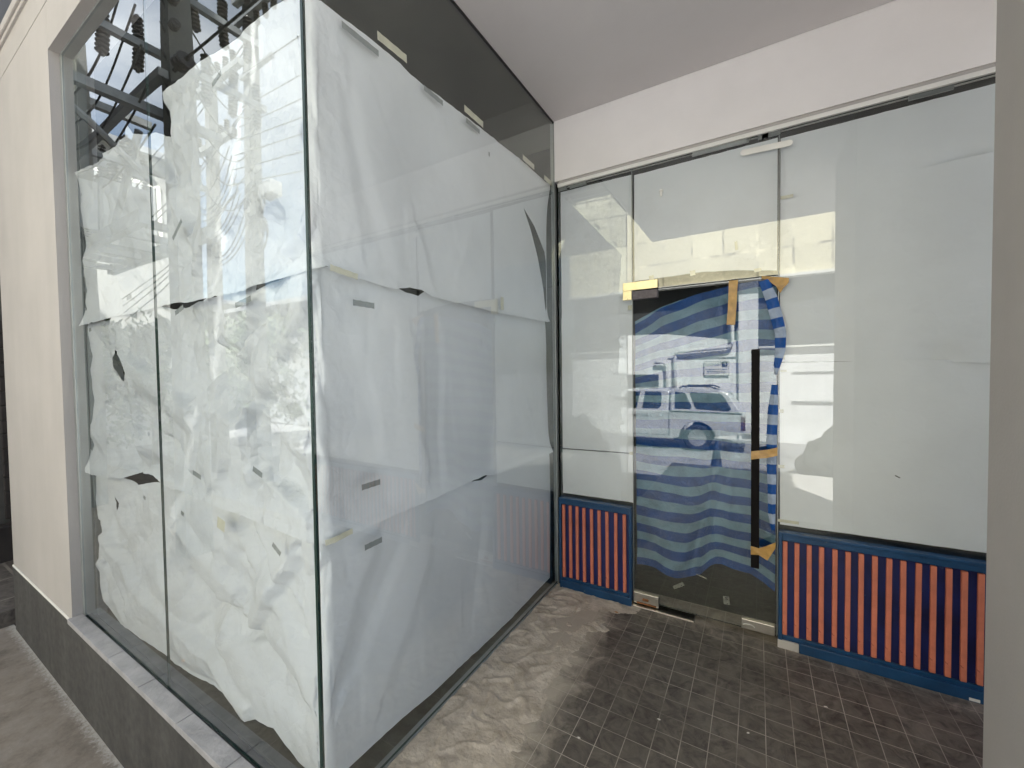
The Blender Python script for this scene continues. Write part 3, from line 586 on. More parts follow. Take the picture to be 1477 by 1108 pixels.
# ------------------------------------------------------------------ striped tarp behind the door
def lerp(pts, x):
    if x <= pts[0][0]: return pts[0][1]
    for a, b in zip(pts, pts[1:]):
        if x <= b[0]: return a[1]+(b[1]-a[1])*(x-a[0])/(b[0]-a[0])
    return pts[-1][1]
TT = [(-.717,1.925),(-.552,2.008),(-.344,2.062),(-.153,2.103),(-.027,2.112),(.092,2.105)]
TB = [(-.712,.251),(-.584,.263),(-.52,.242),(-.462,.232),(-.40,.228),(-.366,.238),(-.31,.279),(-.254,.355),(-.22,.38),(-.181,.384),(-.037,.351),(.092,.269)]
def tarp():
    nx, nz = 110, 260; vs = []; uvs = []
    for j in range(nz+1):
        for i in range(nx+1):
            x = -.714+.808*i/nx; zb, zt = lerp(TB, x), lerp(TT, x); t = j/nz; z = zb+(zt-zb)*t
            low = max(0., 1-(z-zb)/.75)**1.2
            v = z-(zb-.25)*low
            if z > 1.35: v -= (zt-2.10)*min(1, (z-1.35)/.5)*1.25          # top edge was pulled down at the left
            v += .012*noise.noise((x*6, z*6, 2))
            fx = -.20-.18*(1-min(1, max(0, (z-.25)/.8)))                    # long diagonal fold
            fold = .035*math.exp(-((x-fx)/.045)**2)-.02*math.exp(-((x-fx-.09)/.05)**2)
            y = D+.045+.018*math.sin(x*17+z*2.2)*(.5+low)+fold*(1 if z < 1.25 else .3)+.012*noise.noise((x*5, z*3, 8))+.018*facet(x, z, .16, 5, 1.1, 1.8)+.008*facet(x, z, .06, 6, .4)
            vs.append((x, max(D+.019, y), z)); uvs.append((x, v))
    fs = [(j*(nx+1)+i, j*(nx+1)+i+1, (j+1)*(nx+1)+i+1, (j+1)*(nx+1)+i) for j in range(nz) for i in range(nx)]
    me = bpy.data.meshes.new('striped_tarp'); me.from_pydata(vs, [], fs); uv = me.uv_layers.new(name='UVMap')
    for l in me.loops: uv.data[l.index].uv = uvs[l.vertex_index]
    for p in me.polygons: p.use_smooth = True
    o = link('striped_tarp', me, None, M['tarp']); tag(o, 'blue and white striped plastic tarp hanging behind the glass door', 'tarp'); return o
tp = tarp()
def ribbon(path, widths, y0, y1, parent, name):
    vs, uvs, fs = [], [], []; acc = 0; m = 8
    P = []
    for k in range(len(path)-1):
        for q in range(7): t = q/7; P.append((path[k][0]*(1-t)+path[k+1][0]*t, path[k][1]*(1-t)+path[k+1][1]*t, widths[k]*(1-t)+widths[k+1]*t))
    P.append((*path[-1], widths[-1]))
    for k, (x, z, wd) in enumerate(P):
        a, b = P[max(k-1, 0)], P[min(k+1, len(P)-1)]; tx, tz = b[0]-a[0], b[1]-a[1]; l = math.hypot(tx, tz); nx_, nz_ = -tz/l, tx/l
        if k: acc += math.dist(P[k-1][:2], (x, z))
        for i in range(m+1):
            u = i/m-.5; y = y0+(y1-y0)*k/len(P)-.010*math.cos(u*PI)+.006*noise.noise((k*.5, i*.6, 1))
            vs.append((x+nx_*u*wd, y, z+nz_*u*wd)); uvs.append((u, acc))
    for k in range(len(P)-1):
        for i in range(m): a = k*(m+1)+i; fs.append((a, a+1, a+m+2, a+m+1))
    me = bpy.data.meshes.new(name); me.from_pydata(vs, [], fs); uv = me.uv_layers.new(name='UVMap')
    for l in me.loops: uv.data[l.index].uv = uvs[l.vertex_index]
    for p in me.polygons: p.use_smooth = True
    return link(name, me, parent, M['tarp_fold'])
o = ribbon([(.03,2.10),(.066,2.00),(.090,1.90),(.112,1.80),(.112,1.70),(.098,1.62),(.090,1.56)], [.05,.06,.06,.055,.05,.035,.012], D-.006, D-.006, tp, 'folded_edge')
o['label'] = 'bright check folded edge pulled out past the door'
o = ribbon([(.086,1.50),(.078,1.36),(.072,1.20),(.072,1.05),(.074,.90),(.074,.75),(.080,.66)], [.03,.05,.052,.048,.042,.036,.018], D-.004, D-.004, tp, 'folded_edge')
o['label'] = 'narrow check strip of the tarp beside the pull bar'
def btape(pts, y, label):
    me = bpy.data.meshes.new('tape_strip'); n = len(pts)//2; vs = []
    for i, (x, z) in enumerate(pts): vs.append((x, y+.003*math.sin(i*2.1), z))
    me.from_pydata(vs, [], [(i, i+1, n*2-2-i, n*2-1-i) for i in range(n-1)])
    o = link('tape_strip', me, None, M['tape_brown']); sol = o.modifiers.new('t', 'SOLIDIFY'); sol.thickness = .0008; tag(o, label, 'tape', 'brown packing tape on the door'); return o
btape([(-.148,2.122),(-.150,2.04),(-.153,1.95),(-.160,1.862),(-.115,1.858),(-.108,1.95),(-.104,2.04),(-.100,2.122)], D+.020-.022, 'brown packing tape strip running down from the top edge of the door')
btape([(.020,2.112),(.05,2.10),(.09,2.06),(.110,2.02),(.125,2.045),(.150,2.075),(.150,2.10),(.02,2.128)], D-.010, 'crumpled brown packing tape at the top right corner of the door')
btape([(-.030,1.118),(.01,1.126),(.05,1.135),(.098,1.152),(.098,1.104),(.05,1.088),(.01,1.080),(-.030,1.070)], D-.064, 'brown packing tape wrapped round the middle of the black pull bar')
btape([(-.030,.566),(.01,.560),(.05,.585),(.092,.612),(.090,.575),(.052,.500),(.01,.522),(-.030,.515)], D-.064, 'torn brown packing tape at the foot of the black pull bar')

# ------------------------------------------------------------------ slatted panels
def slat_panel(x0, x1, centres, zt, label, skx0, rstile=.018):
    e = empty('slatted_panel', (x0, D-.03, 0), label, 'panel', None)
    P = lambda mb, name, m: wp(mb, name, m, parent=e)
    mb = MB(); mb.box(x0+.012, x1-.01, D-.018, D-.004, .05, zt-.03); P(mb, 'backing_board', M['navy'])
    mb = MB()
    mb.box(x0, x0+.018, D-.042, D-.002, .03, zt-.001, .002); mb.box(x1-rstile, x1, D-.042, D-.002, .03, zt-.001, .002)
    mb.box(x0+.0185, x1-rstile-.0005, D-.042, D-.002, zt-.045, zt-.001, .002); mb.box(x0+.004, x1-.004, D-.052, D-.0, zt-.012, zt+.004, .003)
    mb.box(x0+.0185, x1-rstile-.0005, D-.030, D-.002, .03, .075, .002)
    P(mb, 'frame', M['blue'])
    mb = MB(); mb.box(skx0, x1, D-.050, D-.031, 0.001, .058, .003); P(mb, 'kick_board', M['blue'])
    for i, c in enumerate(centres):
        dz = random.uniform(-.004, .002); t = random.uniform(-.0012, .0012)
        mb = MB(origin=(c, D-.03, .34)); mb.box(c-.0115+t, c+.0115+t, D-.034, D-.018, .079+dz, zt-.053+dz*.4, .0035); s = mb.build('slat', M['orange'], None); s.parent = e; s.matrix_parent_inverse = Matrix.Translation(-Vector(e.location)); s.location = (c, D-.03, .34)
        s.rotation_euler = (0, random.uniform(-.003, .003), 0)
    return e
slat_panel(-1.256, -.7255, [-1.222,-1.170,-1.117,-1.064,-1.009,-.953,-.895,-.835,-.775], .668, 'small blue panel with salmon slats below the narrow pane', -1.250)
cs = [.137,.193,.249,.305,.363,.417,.471,.526,.581,.636,.692,.747,.802,.855,.91]
while cs[-1] < 2.10: cs.append(cs[-1]+.055)
slat_panel(.1065, 2.16, cs, .668, 'long blue panel with salmon slats right of the door', .205)
mb = MB(); mb.box(.103, .204, D-.045, D-.0305, 0.0005, .048, .004); tag(mb.build('plinth_block', M['pillar']), 'bare grey concrete plinth block at the left foot of the long panel', 'plinth')

# small litter
def leaf(x, y, z, r, c, label, name='leaf_scrap', cat='litter'):
    bm = bmesh.new(); n = 7; a0 = random.random()*6
    vs = [bm.verts.new((r*(1+.5*math.cos(2*(a0+2*PI*k/n)))*math.cos(2*PI*k/n), r*.6*math.sin(2*PI*k/n), .003+.004*abs(math.sin(k*1.7)))) for k in range(n)]
    bm.faces.new(vs); me = bpy.data.meshes.new(name); bm.to_mesh(me); bm.free(); o = link(name, me, None, c); o.location = (x, y, z); o.rotation_euler = (0, 0, a0); tag(o, label, cat); return o
M['leaf'] = mat('dry_leaf', (.45, .22, .07), .7, .2); M['chip'] = mat('white_plaster_chip', (.7, .68, .62), .8, .1)
LX = lambda x, y: None
leaf(-3.72, .36, GZ+.002, .018, M['leaf'], 'curled orange dry leaf on the pavement near the granite base')
leaf(-4.55, .52, GZ+.002, .016, M['chip'], 'pale scrap on the pavement at the far left')
for i, (x, y, t) in enumerate([(-.66,1.63,'nearest the smeared cement'),(-.03,2.02,'on the tiles in front of the pull bar'),(-.38,1.90,'on the middle of the tiles'),(.28,2.36,'on the tiles before the long slatted panel')]):
    leaf(x, y, .001, .007, M['chip'], 'tiny white plaster chip '+t)
leaf(-.79, 2.62, .006, .012, M['leaf'], 'brown leaf scrap on the cement by the small slatted panel')
# torn stickers still on the door glass
ptape(door, 0, 0, .001, .001, 0, M['tape_cream']) if False else None
M['film'] = mat('old_clear_tape', (.45, .45, .38), .35, .2, 30)
for (x_, z_, w_, h_, r_) in [(-.437,.19,.075,.022,.6),(-.16,.17,.035,.05,.1),(-.30,.285,.06,.008,-.2)]:
    o = ptape(None, x_, z_, w_, h_, r_, M['film'], y=D+.0165, name='tape_remnant'); o.parent = door; o.matrix_parent_inverse = Matrix.Translation(-Vector(door.location))
dm = M['film'].node_tree; bb = dm.nodes['Principled BSDF']; bb.inputs['Alpha'].default_value = .45

mb = MB(); mb.box(.868, .905, D-.0525, D-.0505, .006, .020, .0008); o = mb.build('paint_chip', M['chip']); tag(o, 'cream patch of bare plaster on the kick board near the pillar', 'paint chip')
# ------------------------------------------------------------------ neighbour at the far left
M['nb'] = mat('dark_brown_shutter', (.035, .028, .024), .6, .3, 3, streak=.3); M['nbw'] = mat('grimy_grey_wall', (.10, .095, .085), .9, .3, 2, streak=.4)
nb = empty('neighbouring_shop', (-7.25, 2.5, GZ), 'dark shuttered shop beyond the left end of the cream wall', 'building')
NP = lambda mb, n_, m: wp(mb, n_, m, parent=nb)
mb = MB(); mb.box(-30, -7.25, .72, 9, GZ, 3.3); NP(mb, 'shop_wall', M['nbw'])
mb = MB()
for k in range(14): mb.box(-7.25, -7.225+.004*(k % 2), 1.0, 4.5, .02+k*.16, .17+k*.16, .01)
NP(mb, 'roller_shutter', M['nb'])
mb = MB(); mb.box(-7.249, -7.10, .72, 4.6, GZ, -.02, .02); NP(mb, 'sacking', M['nb'])
mb = MB(); mb.box(-30, -7.0, 1.22, 9, 3.3, 9.5); NP(mb, 'upper_storey', M['nb'])  # extended upward and sideways out of view to shade the left street
mb = MB(); mb.box(-7.25, -5.60, .70, 6, GZ-.1, -.42, .01); o = mb.build('stone_step', M['step']); tag(o, 'low dark paved step beyond the left end of the wall', 'step')

# ------------------------------------------------------------------ street side, seen only in the glass reflections
exec_street = True
M['white_wall'] = mat('white_street_wall', (.82, .82, .81), .85, .06, 1.2, streak=.18)
M['cream_clad'] = tiles('cream_cladding', (.9, .8), (0, .35), (.86, .79, .56), (.80, .73, .50), (.30, .27, .20), gsz=.034, rough=.5, bump=.1)
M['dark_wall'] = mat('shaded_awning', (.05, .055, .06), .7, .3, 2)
M['pipe'] = mat('grey_pvc_pipe', (.62, .62, .60), .5, .1, 5)
M['silver'] = mat('silver_car_paint', (.57, .58, .59), .30, .04, 3, metal=.2, coat=.6)
M['car_glass'] = mat('tinted_car_glass', (.02, .03, .032), .06, .1, spec=.9)
M['tyre'] = mat('tyre_rubber', (.015, .015, .015), .8, .2); M['rim'] = mat('alloy_rim', (.6, .6, .6), .3, .1, metal=.8)
M['red'] = mat('tail_lens', (.12, .05, .05), .2, .1); M['black_plastic'] = mat('black_plastic', (.02, .02, .02), .5, .2)
M['concrete_pole'] = mat('weathered_concrete', (.11, .112, .106), .9, .12, 3, bump=.2, bscale=60, streak=.12)
M['steel_arm'] = mat('galvanised_steel', (.22, .23, .23), .55, .2, 6, metal=.3)
M['insul'] = mat('brown_porcelain', (.035, .028, .025), .25, .3); M['cable'] = mat('black_cable', (.02, .02, .02), .6, .1)

# cladding uses X/Z, so swizzle the position
def swizzle(m):
    nt = m.node_tree; mp = next(n for n in nt.nodes if n.type == 'MAPPING'); geo = next(n for n in nt.nodes if n.type == 'NEW_GEOMETRY')
    sp = nt.nodes.new('ShaderNodeSeparateXYZ'); cb = nt.nodes.new('ShaderNodeCombineXYZ'); nt.links.new(geo.outputs['Position'], sp.inputs[0])
    nt.links.new(sp.outputs['X'], cb.inputs['X']); nt.links.new(sp.outputs['Z'], cb.inputs['Y']); nt.links.new(cb.outputs[0], mp.inputs[0])
swizzle(M['cream_clad'])
bd = empty('street_building', (-4, -9, GZ), 'cream clad building over a white wall across the street', 'building')
BP = lambda mb, n_, m: wp(mb, n_, m, parent=bd)
mb = MB(); mb.prism([(-14,GZ-.1),(3.5,GZ-.1),(3.5,2.25),(.02,2.25),(.02,4.30),(-.50,4.30),(-.50,2.52),(-2.6,2.82),(-14,3.1)], -14, -9.0); BP(mb, 'lower_wall', M['white_wall'])
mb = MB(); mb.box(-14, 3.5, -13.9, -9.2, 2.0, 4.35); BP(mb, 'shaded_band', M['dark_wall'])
mb = MB(); mb.box(-14, 3.5, -14, -8.9, 4.35, 9.5); BP(mb, 'cladding', M['cream_clad'])
mb = MB(); mb.box(-14.05, 3.55, -9.05, -8.75, 4.28, 4.36); mb.box(.03, 3.5, -9.02, -8.85, 2.25, 2.30); BP(mb, 'ledge', M['trim'])
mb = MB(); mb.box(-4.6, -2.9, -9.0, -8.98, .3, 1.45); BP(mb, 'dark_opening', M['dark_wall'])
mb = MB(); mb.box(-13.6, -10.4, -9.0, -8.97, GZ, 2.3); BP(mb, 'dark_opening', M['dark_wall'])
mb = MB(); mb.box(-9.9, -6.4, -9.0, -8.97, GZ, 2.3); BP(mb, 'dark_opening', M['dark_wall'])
mb = MB(); mb.box(-.55, -.50, -9.0, -8.97, GZ, 2.9); mb.box(-2.6, -.5, -8.99, -8.975, 1.98, 2.01); mb.box(.9, 1.9, -9.0, -8.96, .6, .66); mb.box(.9, 1.9, -9.0, -8.96, 1.5, 1.53); BP(mb, 'joint_strip', M['steel_arm'])
def pipe(pts, r, label):
    P = []
    for i, p in enumerate(pts):
        if 0 < i < len(pts)-1:
            a, b = Vector(pts[i-1]), Vector(pts[i+1]); c = Vector(p); ra = .16
            p0 = c+(a-c).normalized()*ra; p1 = c+(b-c).normalized()*ra
            for k in range(6): t = k/5; P.append((1-t)**2*p0+2*t*(1-t)*c+t*t*p1)
        else: P.append(Vector(p))
    mb = MB(); mb.tube(P, r, 10); o = mb.build('drain_pipe', M['pipe'], smooth=True); tag(o, label, 'pipe'); return o
pipe([(-.66,-8.88,4.2),(-.66,-8.88,2.32),(-2.35,-8.88,2.20),(-2.35,-8.88,-.5)], .055, 'long cranked drain pipe on the white wall above the street sign')
pipe([(-3.0,-8.88,1.86),(-2.62,-8.88,1.86),(-2.62,-8.88,-.5)], .05, 'short bent drain pipe beside the long cranked pipe')
# parking sign
sg = empty('parking_sign', (-1.1, -8.95, 1.67), 'white parking sign board on the wall above the pickup', 'sign')
mb = MB(); mb.box(-1.47, -.75, -8.96, -8.94, 1.42, 1.90, .004); o = wp(mb, 'board', M['trim'], parent=sg)
M['ink'] = mat('dark_ink', (.03, .045, .06), .5, .1)
mb = MB()
for z0, z1, x0, x1 in ((1.43,1.438,-1.46,-.76),(1.882,1.89,-1.46,-.76)): mb.box(x0, x1, -8.94, -8.937, z0, z1)
mb.box(-1.46, -1.452, -8.94, -8.937, 1.4385, 1.8815); mb.box(-.768, -.76, -8.94, -8.937, 1.4385, 1.8815)
wp(mb, 'border', M['ink'], parent=sg)
def text(body, size, loc, m, parent, rot=(PI/2, 0, PI), name='lettering', ext=.001):
    cu = bpy.data.curves.new(name, 'FONT'); cu.body = body; cu.size = size; cu.extrude = ext; cu.align_x = 'CENTER'
    t = bpy.data.objects.new(name, cu); COL.objects.link(t); bpy.context.view_layer.update()
    me = bpy.data.meshes.new_from_object(t.evaluated_get(bpy.context.evaluated_depsgraph_get())); bpy.data.objects.remove(t)
    o = link(name, me, None, None); me.materials.clear(); me.materials.append(m)
    o.location = loc; o.rotation_euler = rot
    if parent: o.parent = parent; o.matrix_parent_inverse = Matrix.Translation(-Vector(parent.location))
    return o
text('ที่จอดรถ', .15, (-1.19, -8.936, 1.735), M['ink'], sg)
mb = MB(); mb.box(-.95, -.80, -8.94, -8.934, 1.715, 1.865, .02); wp(mb, 'emblem_square', M['ink'], parent=sg)
text('P', .14, (-.875, -8.931, 1.738), M['trim'], sg, name='emblem_letter')
mb = MB()
for z, x0, x1 in ((1.615,-1.43,-.80),(1.55,-1.40,-.86),(1.50,-1.40,-.84)):
    x = x0
    while x < x1: l = random.uniform(.03, .09); mb.box(x, min(x+l, x1), -8.94, -8.937, z, z+.022); x += l+.014
wp(mb, 'small_print', M['ink'], parent=sg)

# pickup with canopy: nose towards -X, side towards the shop
def pickup():
    e = empty('pickup_truck', (-2.9, -7.3, GZ-.06), 'silver pickup with a windowed canopy parked across the street', 'pickup truck')
    x0, z0 = -5.45, GZ-.06; X = lambda v: x0+v; Z = lambda v: z0+v
    PP = lambda mb, n_, m, sm=False: wp(mb, n_, m, sm, parent=e)
    def arch(cx, r, n=12): return [(cx+r*math.cos(PI*k/n), .34+r*math.sin(PI*k/n)) for k in range(n+1)]
    rear = arch(4.04, .46)[::-1]; front = arch(.92, .46)[::-1]
    low = [(.10,.40)]+[(.10,.38)]+[(p[0], max(p[1], .36)) for p in front]+[(1.45,.33),(3.50,.33)]+[(p[0], max(p[1], .36)) for p in rear]+[(4.55,.45),(5.12,.50)]
    up = [(5.16,.98),(5.14,1.04),(3.62,1.07),(1.60,1.06),(1.45,1.05),(.35,.93),(.10,.80),(.05,.62)]
    prof = [(X(a), Z(b)) for a, b in low+up]
    mb = MB(); mb.prism(prof, -8.15, -6.45); b = PP(mb, 'body', M['silver'])
    bv = b.modifiers.new('b', 'BEVEL'); bv.width = .035; bv.segments = 3; bv.limit_method = 'ANGLE'; bv.angle_limit = .9
    def house(pts, ins, name, m):           # greenhouse with tumblehome
        bm = bmesh.new(); zb = min(p[1] for p in pts); zt = max(p[1] for p in pts); A, B = [], []
        for a, z in pts:
            k = ins*(z-zb)/(zt-zb); A.append(bm.verts.new((X(a), -6.49-k, Z(z)))); B.append(bm.verts.new((X(a), -8.11+k, Z(z))))
        bm.faces.new(A); bm.faces.new(B[::-1]); n = len(pts)
        for k in range(n): bm.faces.new((A[k], B[k], B[(k+1) % n], A[(k+1) % n]))
        bmesh.ops.recalc_face_normals(bm, faces=bm.faces)
        me = bpy.data.meshes.new(name); bm.to_mesh(me); bm.free(); o = link(name, me, None, m); o.parent = e; o.matrix_parent_inverse = Matrix.Translation(-Vector(e.location))
        v = o.modifiers.new('b', 'BEVEL'); v.width = .04; v.segments = 3; v.limit_method = 'ANGLE'; v.angle_limit = .5
        return o
    house([(1.50,1.04),(3.30,1.04),(3.30,1.62),(3.10,1.68),(2.20,1.68),(2.02,1.62)], .17, 'cab', M['silver'])
    house([(3.34,1.06),(5.14,1.02),(4.78,1.60),(4.60,1.68),(3.44,1.70),(3.34,1.66)], .14, 'canopy', M['silver'])
    def side_glass(pts, name, ins, zb=1.04, zt=1.68, m='car_glass', pr=.006):
        bm = bmesh.new(); A = []; B = []
        for a, z in pts:
            k = ins*(z-zb)/(zt-zb); A.append(bm.verts.new((X(a), -6.49-k+pr, Z(z)))); B.append(bm.verts.new((X(a), -6.49-k-.02, Z(z))))
        bm.faces.new(A); n = len(pts)
        for k in range(n): bm.faces.new((A[k], B[k], B[(k+1) % n], A[(k+1) % n]))
        bmesh.ops.recalc_face_normals(bm, faces=bm.faces)
        me = bpy.data.meshes.new(name); bm.to_mesh(me); bm.free(); o = link(name, me, None, M[m]); o.parent = e; o.matrix_parent_inverse = Matrix.Translation(-Vector(e.location)); return o
    side_glass([(1.72,1.12),(2.42,1.12),(2.50,1.60),(2.15,1.60)], 'side_window', .17)
    side_glass([(2.58,1.12),(3.02,1.12),(3.10,1.20),(3.10,1.56),(3.05,1.60),(2.64,1.60)], 'side_window', .17)
    side_glass([(3.46,1.14),(3.86,1.14),(3.90,1.20),(3.72,1.58),(3.46,1.60)], 'canopy_window', .14)
    side_glass([(3.98,1.20),(4.03,1.14),(4.80,1.12),(4.86,1.18),(4.66,1.54),(4.60,1.58),(3.88,1.60),(3.84,1.56)], 'canopy_window', .14)
    mb = MB(); mb.box(X(3.315), X(3.335), -6.50, -6.445, Z(.40), Z(1.05)); mb.box(X(1.50), X(3.3145), -6.50, -6.446, Z(.40), Z(.41)); mb.box(X(3.34), X(5.1), -6.50, -6.443, Z(1.045), Z(1.075)); PP(mb, 'door_gap', M['black_plastic'])
    mb = MB(); mb.box(X(2.28), X(2.46), -6.452, -6.425, Z(.92), Z(.955), .006); PP(mb, 'door_handle', M['rim'])
    mb = MB(); mb.box(X(2.62), X(2.76), -6.452, -6.425, Z(.92), Z(.955), .006); PP(mb, 'door_handle', M['rim'])
    for y in (-6.75, -7.85):
        mb = MB(); mb.tube([(X(3.55), y, Z(1.70)), (X(3.65), y, Z(1.76)), (X(4.35), y, Z(1.76)), (X(4.5), y, Z(1.70))], .02, 8); PP(mb, 'roof_rail', M['black_plastic'], True)
    mb = MB(); mb.box(X(5.08), X(5.18), -6.60, -6.44, Z(.62), Z(.98), .01); PP(mb, 'tail_light', M['red'])
    mb = MB(); mb.box(X(5.10), X(5.32), -8.1, -6.5, Z(.40), Z(.56), .03); PP(mb, 'rear_bumper', M['rim'])
    mb = MB(); mb.box(X(-.02), X(.16), -8.12, -6.48, Z(.36), Z(.62), .04); PP(mb, 'front_bumper', M['silver'])
    mb = MB(); mb.box(X(1.80), X(1.92), -6.46, -6.27, Z(1.08), Z(1.24), .03); PP(mb, 'wing_mirror', M['rim'])
    mb = MB(); mb.box(X(1.5), X(3.45), -6.50, -6.38, Z(.30), Z(.35), .015); PP(mb, 'side_step', M['rim'])
    mb = MB(); mb.box(X(1.4), X(3.6), -8.0, -6.6, Z(.25), Z(.34)); PP(mb, 'chassis', M['black_plastic'])
    for cx in (.92, 4.04):
        for y, sg_ in ((-6.47, 1), (-8.13, -1)):
            mb = MB(); mb.lathe((X(cx), y-.20*sg_ if sg_ > 0 else y+.20, Z(.36)), (0, sg_, 0), [(0, .27), (0, .33), (.03, .36), (.17, .36), (.20, .33), (.20, .24), (.16, .23)], 28)
            wl = PP(mb, 'wheel', M['tyre'], False)
            mb = MB(); mb.lathe((X(cx), y-.06*sg_, Z(.36)), (0, sg_, 0), [(0, .235), (.02, .235), (.025, .05), (.04, .045)], 28)
            mb2 = mb
            for k in range(6):
                a = 2*PI*k/6; mb.tube([(X(cx)+.04*math.cos(a), y-.025*sg_, Z(.36)+.04*math.sin(a)), (X(cx)+.22*math.cos(a), y-.025*sg_, Z(.36)+.22*math.sin(a))], .022, 6)
            r = mb.build('rim', M['rim'], None); r.parent = wl
    return e
pickup()
# traffic cone and dark planter near the kerb
M['cone'] = mat('dark_blue_plastic', (.03, .04, .07), .5, .2)
mb = MB(); mb.box(-.95, -.60, -4.55, -4.20, GZ-.06, GZ-.03, .01); mb.lathe((-.775, -4.375, GZ-.03), (0, 0, 1), [(0, .13), (.02, .125), (.60, .03), (.62, .02)], 20)
tag(mb.build('traffic_cone', M['cone']), 'dark traffic cone standing on the street', 'cone')
e = empty('motor_scooter', (1.45, -4.6, GZ-.06), 'dark scooter under a crumpled cover across the street', 'scooter')
bm = bmesh.new(); bmesh.ops.create_icosphere(bm, subdivisions=4, radius=1)
for v in bm.verts:
    p = v.co.copy(); n_ = noise.noise(p*2.2)*.16+noise.noise(p*6)*.07
    v.co = Vector((p.x*(.62+n_*.6), p.y*(.30+n_*.5), max(-.1, (p.z*(.48+n_)+.55+.12*p.x)))) 
me = bpy.data.meshes.new('cover'); bm.to_mesh(me); bm.free(); M['cover'] = mat('dark_grey_cover', (.05, .055, .05), .5, .3, 5, bump=.6, bscale=12)
for p in me.polygons: p.use_smooth = True
link('cover', me, e, M['cover'])
for xx in (-.55, .55):
    mb = MB(); mb.lathe((xx, -.06, .24), (0, 1, 0), [(0, .16), (0, .22), (.02, .24), (.10, .24), (.12, .22), (.12, .14)], 24); mb.build('wheel', M['tyre'], e)

# far buildings for the left glass
M['far_wall'] = mat('pale_far_wall', (.30, .30, .29), .85, .06, .8, streak=.15); M['roof'] = mat('grey_metal_roof', (.28, .29, .30), .6, .15, 1.5); M['win'] = mat('dark_window', (.03, .04, .045), .15, .2)
fb = empty('louvred_building', (-19, -3.2, GZ), 'tall pale building with a louvred opening at the end of the street', 'building')
mb = MB(); mb.box(-24, -17.3, -5.0, -1.2, GZ-.06, 8.9); wp(mb, 'wall', M['far_wall'], parent=fb)
mb = MB(); mb.box(-24.2, -17.1, -5.2, -1.0, 8.9, 9.1); wp(mb, 'roof_slab', M['roof'], parent=fb)
mb = MB()
for k in range(12): mb.box(-17.3, -17.24, -4.2+.16*k, -4.12+.16*k, 5.8, 7.9)
wp(mb, 'louvre', M['roof'], parent=fb)
mb = MB(); mb.box(-17.3, -17.26, -4.35, -2.2, 7.9, 8.0); mb.box(-17.3, -17.26, -4.35, -4.25, 5.7, 7.9); wp(mb, 'louvre_frame', M['trim'], parent=fb)
for i, (xa, xb, h_, lab) in enumerate([(-23, -15, 4.6, 'low pale shophouse with grey roof, nearest the cream building'), (-33, -24, 5.4, 'low pale shophouse with grey roof, next along the street')]):
    hb = empty('shophouse', ((xa+xb)/2, -9.5, GZ), lab, 'building', 'shophouses down the street')
    mb = MB(); mb.box(xa, xb, -14, -9.2, GZ-.06, h_); wp(mb, 'wall', M['far_wall'], parent=hb)
    mb = MB(); mb.box(xa-.2, xb+.2, -14, -8.3, h_, h_+.18); wp(mb, 'roof', M['roof'], parent=hb)
    for k in range(3):
        xw = xa+1+k*2.4; mb = MB(); mb.box(xw, xw+1.3, -9.21, -9.17, 2.4, 3.7); wp(mb, 'window', M['win'], parent=hb)
    mb = MB(); mb.box(xa+.6, xb-.6, -9.21, -9.16, GZ, 1.9); wp(mb, 'shutter', M['roof'], parent=hb)

M['leafy'] = mat('bush_leaves', (.06, .085, .04), .55, .4, 3); M['bark'] = mat('bark', (.09, .07, .05), .9, .3, 8)
def bush(x, y, h, rad, label, seed):
    e = empty('street_tree', (x, y, GZ), label, 'tree', 'small trees at the end of the street'); rnd = random.Random(seed)
    mb = MB((x, y, GZ)); mb.tube([(x, y, GZ-.1), (x+.05, y, GZ+h*.3), (x-.05, y+.05, GZ+h*.6)], .09, 8, .04)
    for k in range(5): a = k*1.26; mb.tube([(x, y, GZ+h*(.25+.06*k)), (x+rad*.55*math.cos(a), y+rad*.55*math.sin(a), GZ+h*(.5+.07*k))], .035, 6, .012)
    o = mb.build('trunk', M['bark'], e, True)
    bm = bmesh.new()
    cl = [(Vector((rnd.gauss(0, rad*.42), rnd.gauss(0, rad*.42), h*rnd.uniform(.22, .92))), rad*rnd.uniform(.22, .42)) for _ in range(26)]
    for k in range(3600):
        c, r = cl[rnd.randrange(26)]; p = c+Vector((rnd.gauss(0, 1), rnd.gauss(0, 1), rnd.gauss(0, .8)))*r*.55
        if p.z < .15: continue
        n = Vector((rnd.uniform(-1, 1), rnd.uniform(-1, 1), rnd.uniform(-.2, 1))).normalized(); u = n.orthogonal().normalized(); v = n.cross(u); a = rnd.uniform(.08, .13)
        bm.faces.new([bm.verts.new(p+u*a), bm.verts.new(p+v*a*.45), bm.verts.new(p-u*a), bm.verts.new(p-v*a*.45)])
    me = bpy.data.meshes.new('crown'); bm.to_mesh(me); bm.free(); link('crown', me, e, M['leafy'])
bush(-13.2, -2.6, 3.6, 1.4, 'leafy green street tree nearest the power poles', 1)
bush(-13.8, -5.2, 4.3, 1.6, 'taller leafy street tree in front of the shophouses', 2)
bush(-15.5, -1.3, 3.4, 1.3, 'low leafy street tree beside the louvred building', 3)
